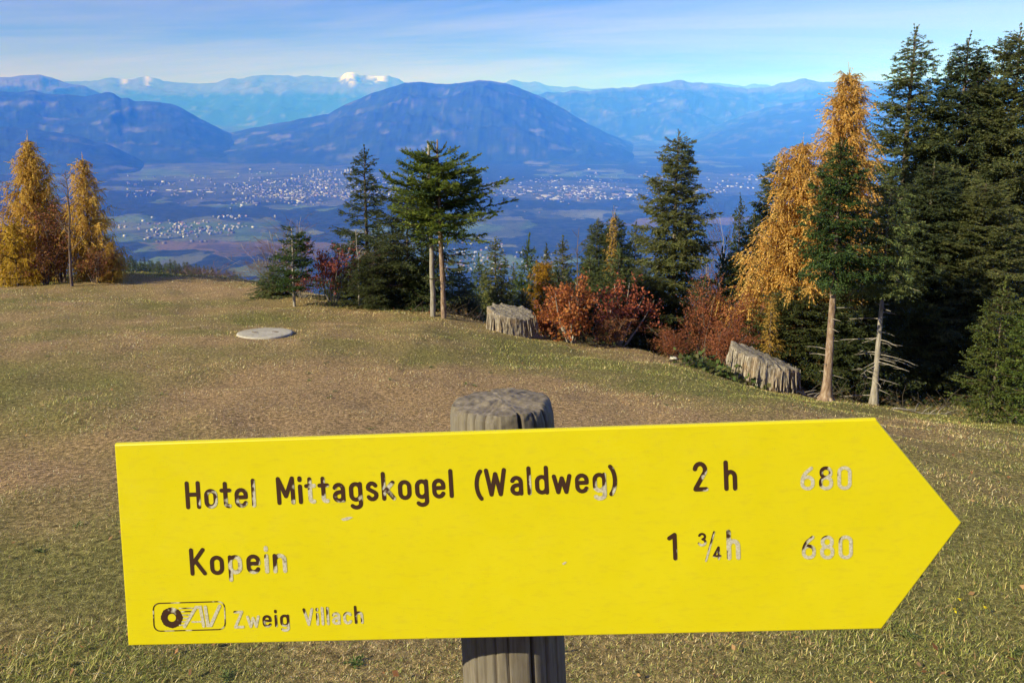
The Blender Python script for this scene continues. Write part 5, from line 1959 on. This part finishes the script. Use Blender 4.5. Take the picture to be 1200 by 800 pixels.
N_ = rng.normal
U_ = rng.uniform
town(70, 'house', lambda: np.clip(N_(220, 34), 140, 300), lambda: N_(267, 5), 'small pale house in the village on the plain beyond the left brow', 'village houses on the plain', 'house', (.8, 1.3))
town(14, 'house', lambda: U_(250, 290), lambda: U_(252, 256), 'pale house in the hamlet above the village on the plain', 'hamlet houses above the village', 'house', (.8, 1.2))
town(64, 'house', lambda: np.clip(N_(565, 32), 520, 650), lambda: N_(303, 9), 'pale house of the town seen right of the twin trunks', 'town houses right of the twin trunks', 'house', (.6, 1.0))
town(22, 'tower_block', lambda: U_(360, 412), lambda: U_(199, 207), 'white apartment tower in the town left of the slim dark spruce', 'apartment towers of the far town', 'apartment_tower', (.6, 1.0))
town(34, 'hall', lambda: np.clip(N_(680, 50), 600, 775), lambda: U_(217, 234), 'white factory hall on the plain right of the umbrella fir', 'factory halls on the plain', 'factory_hall', (.4, 1.0))
town(12, 'hall', lambda: U_(160, 260), lambda: U_(222, 226), 'long white hall on the near edge of the far town', 'halls on the edge of the far town', 'factory_hall', (.4, .9))
town(60, 'block', lambda: N_(330, 65), lambda: N_(219, 9), 'pale housing block in the far town', 'housing blocks of the far town', 'housing_block', (.5, 1.0))
for kind, name, x, y, z, rot, s, lab, grp in spots:
    o = obj(name, HM[kind], None, (x, y, z), lab, 'building', grp)
    o.rotation_euler = (0, 0, rot)
    o.scale = (s, s, s)
# the rest of the towns: past counting, one mesh
g = Geo()


def mass(n, us, vs, kinds):
    for _ in range(n):
        u, v = us(), vs()
        x, y, z = vground(u, v)
        if y > 10800 or y < 3000 or fbm(x / 330, y / 330, 0, 3, 611) < .38 + .28 * rng.rand():
            continue
        w, d, h = kinds[rng.randint(len(kinds))]
        k = U_(.7, 1.4)
        a = rng.rand() * 3.14
        ca, sa = math.cos(a), math.sin(a)
        vv = []
        for zz in (0, h * k):
            for px_, py_ in ((-w, -d), (w, -d), (w, d), (-w, d)):
                vv.append((x + (px_ * ca - py_ * sa) * k / 2, y + (px_ * sa + py_ * ca) * k / 2, z + zz))
        g.add(vv, q=[(0, 1, 5, 4), (1, 2, 6, 5), (2, 3, 7, 6), (3, 0, 4, 7), (4, 5, 6, 7)])


mass(1900, lambda: np.clip(N_(350, 90), 150, 500), lambda: N_(220, 8), [(12, 9, 7), (16, 9, 8), (26, 11, 11), (11, 8, 6)])
mass(300, lambda: np.clip(N_(330, 70), 160, 500), lambda: N_(231, 4), [(30, 12, 8), (18, 10, 7), (44, 18, 8)])
mass(900, lambda: N_(670, 60), lambda: N_(222, 9), [(14, 9, 7), (30, 14, 8), (12, 8, 6)])
mass(350, lambda: U_(760, 900), lambda: U_(204, 226), [(18, 12, 9), (30, 14, 9)])
mass(160, lambda: np.clip(N_(220, 38), 130, 310), lambda: N_(267, 6), [(15, 12, 8)])
mass(200, lambda: np.clip(N_(570, 36), 520, 660), lambda: N_(303, 11), [(14, 11, 8)])
m_town, nt, b = material('far_town_walls', 0.8, 0.3)
gi = nd(nt, 'ShaderNodeNewGeometry')
nt.links.new(ramp(nt, gi.outputs['Random Per Island'], [(0, (.10, .07, .055)), (.5, (.14, .125, .115)), (.8, (.25, .24, .23)), (1, (.5, .49, .48))]), b.inputs['Base Color'])
obj('far_town', g.mesh('far_town', m_town, False, False), None, label='countless pale buildings of the towns on the valley floor', cat='town', kind='stuff')
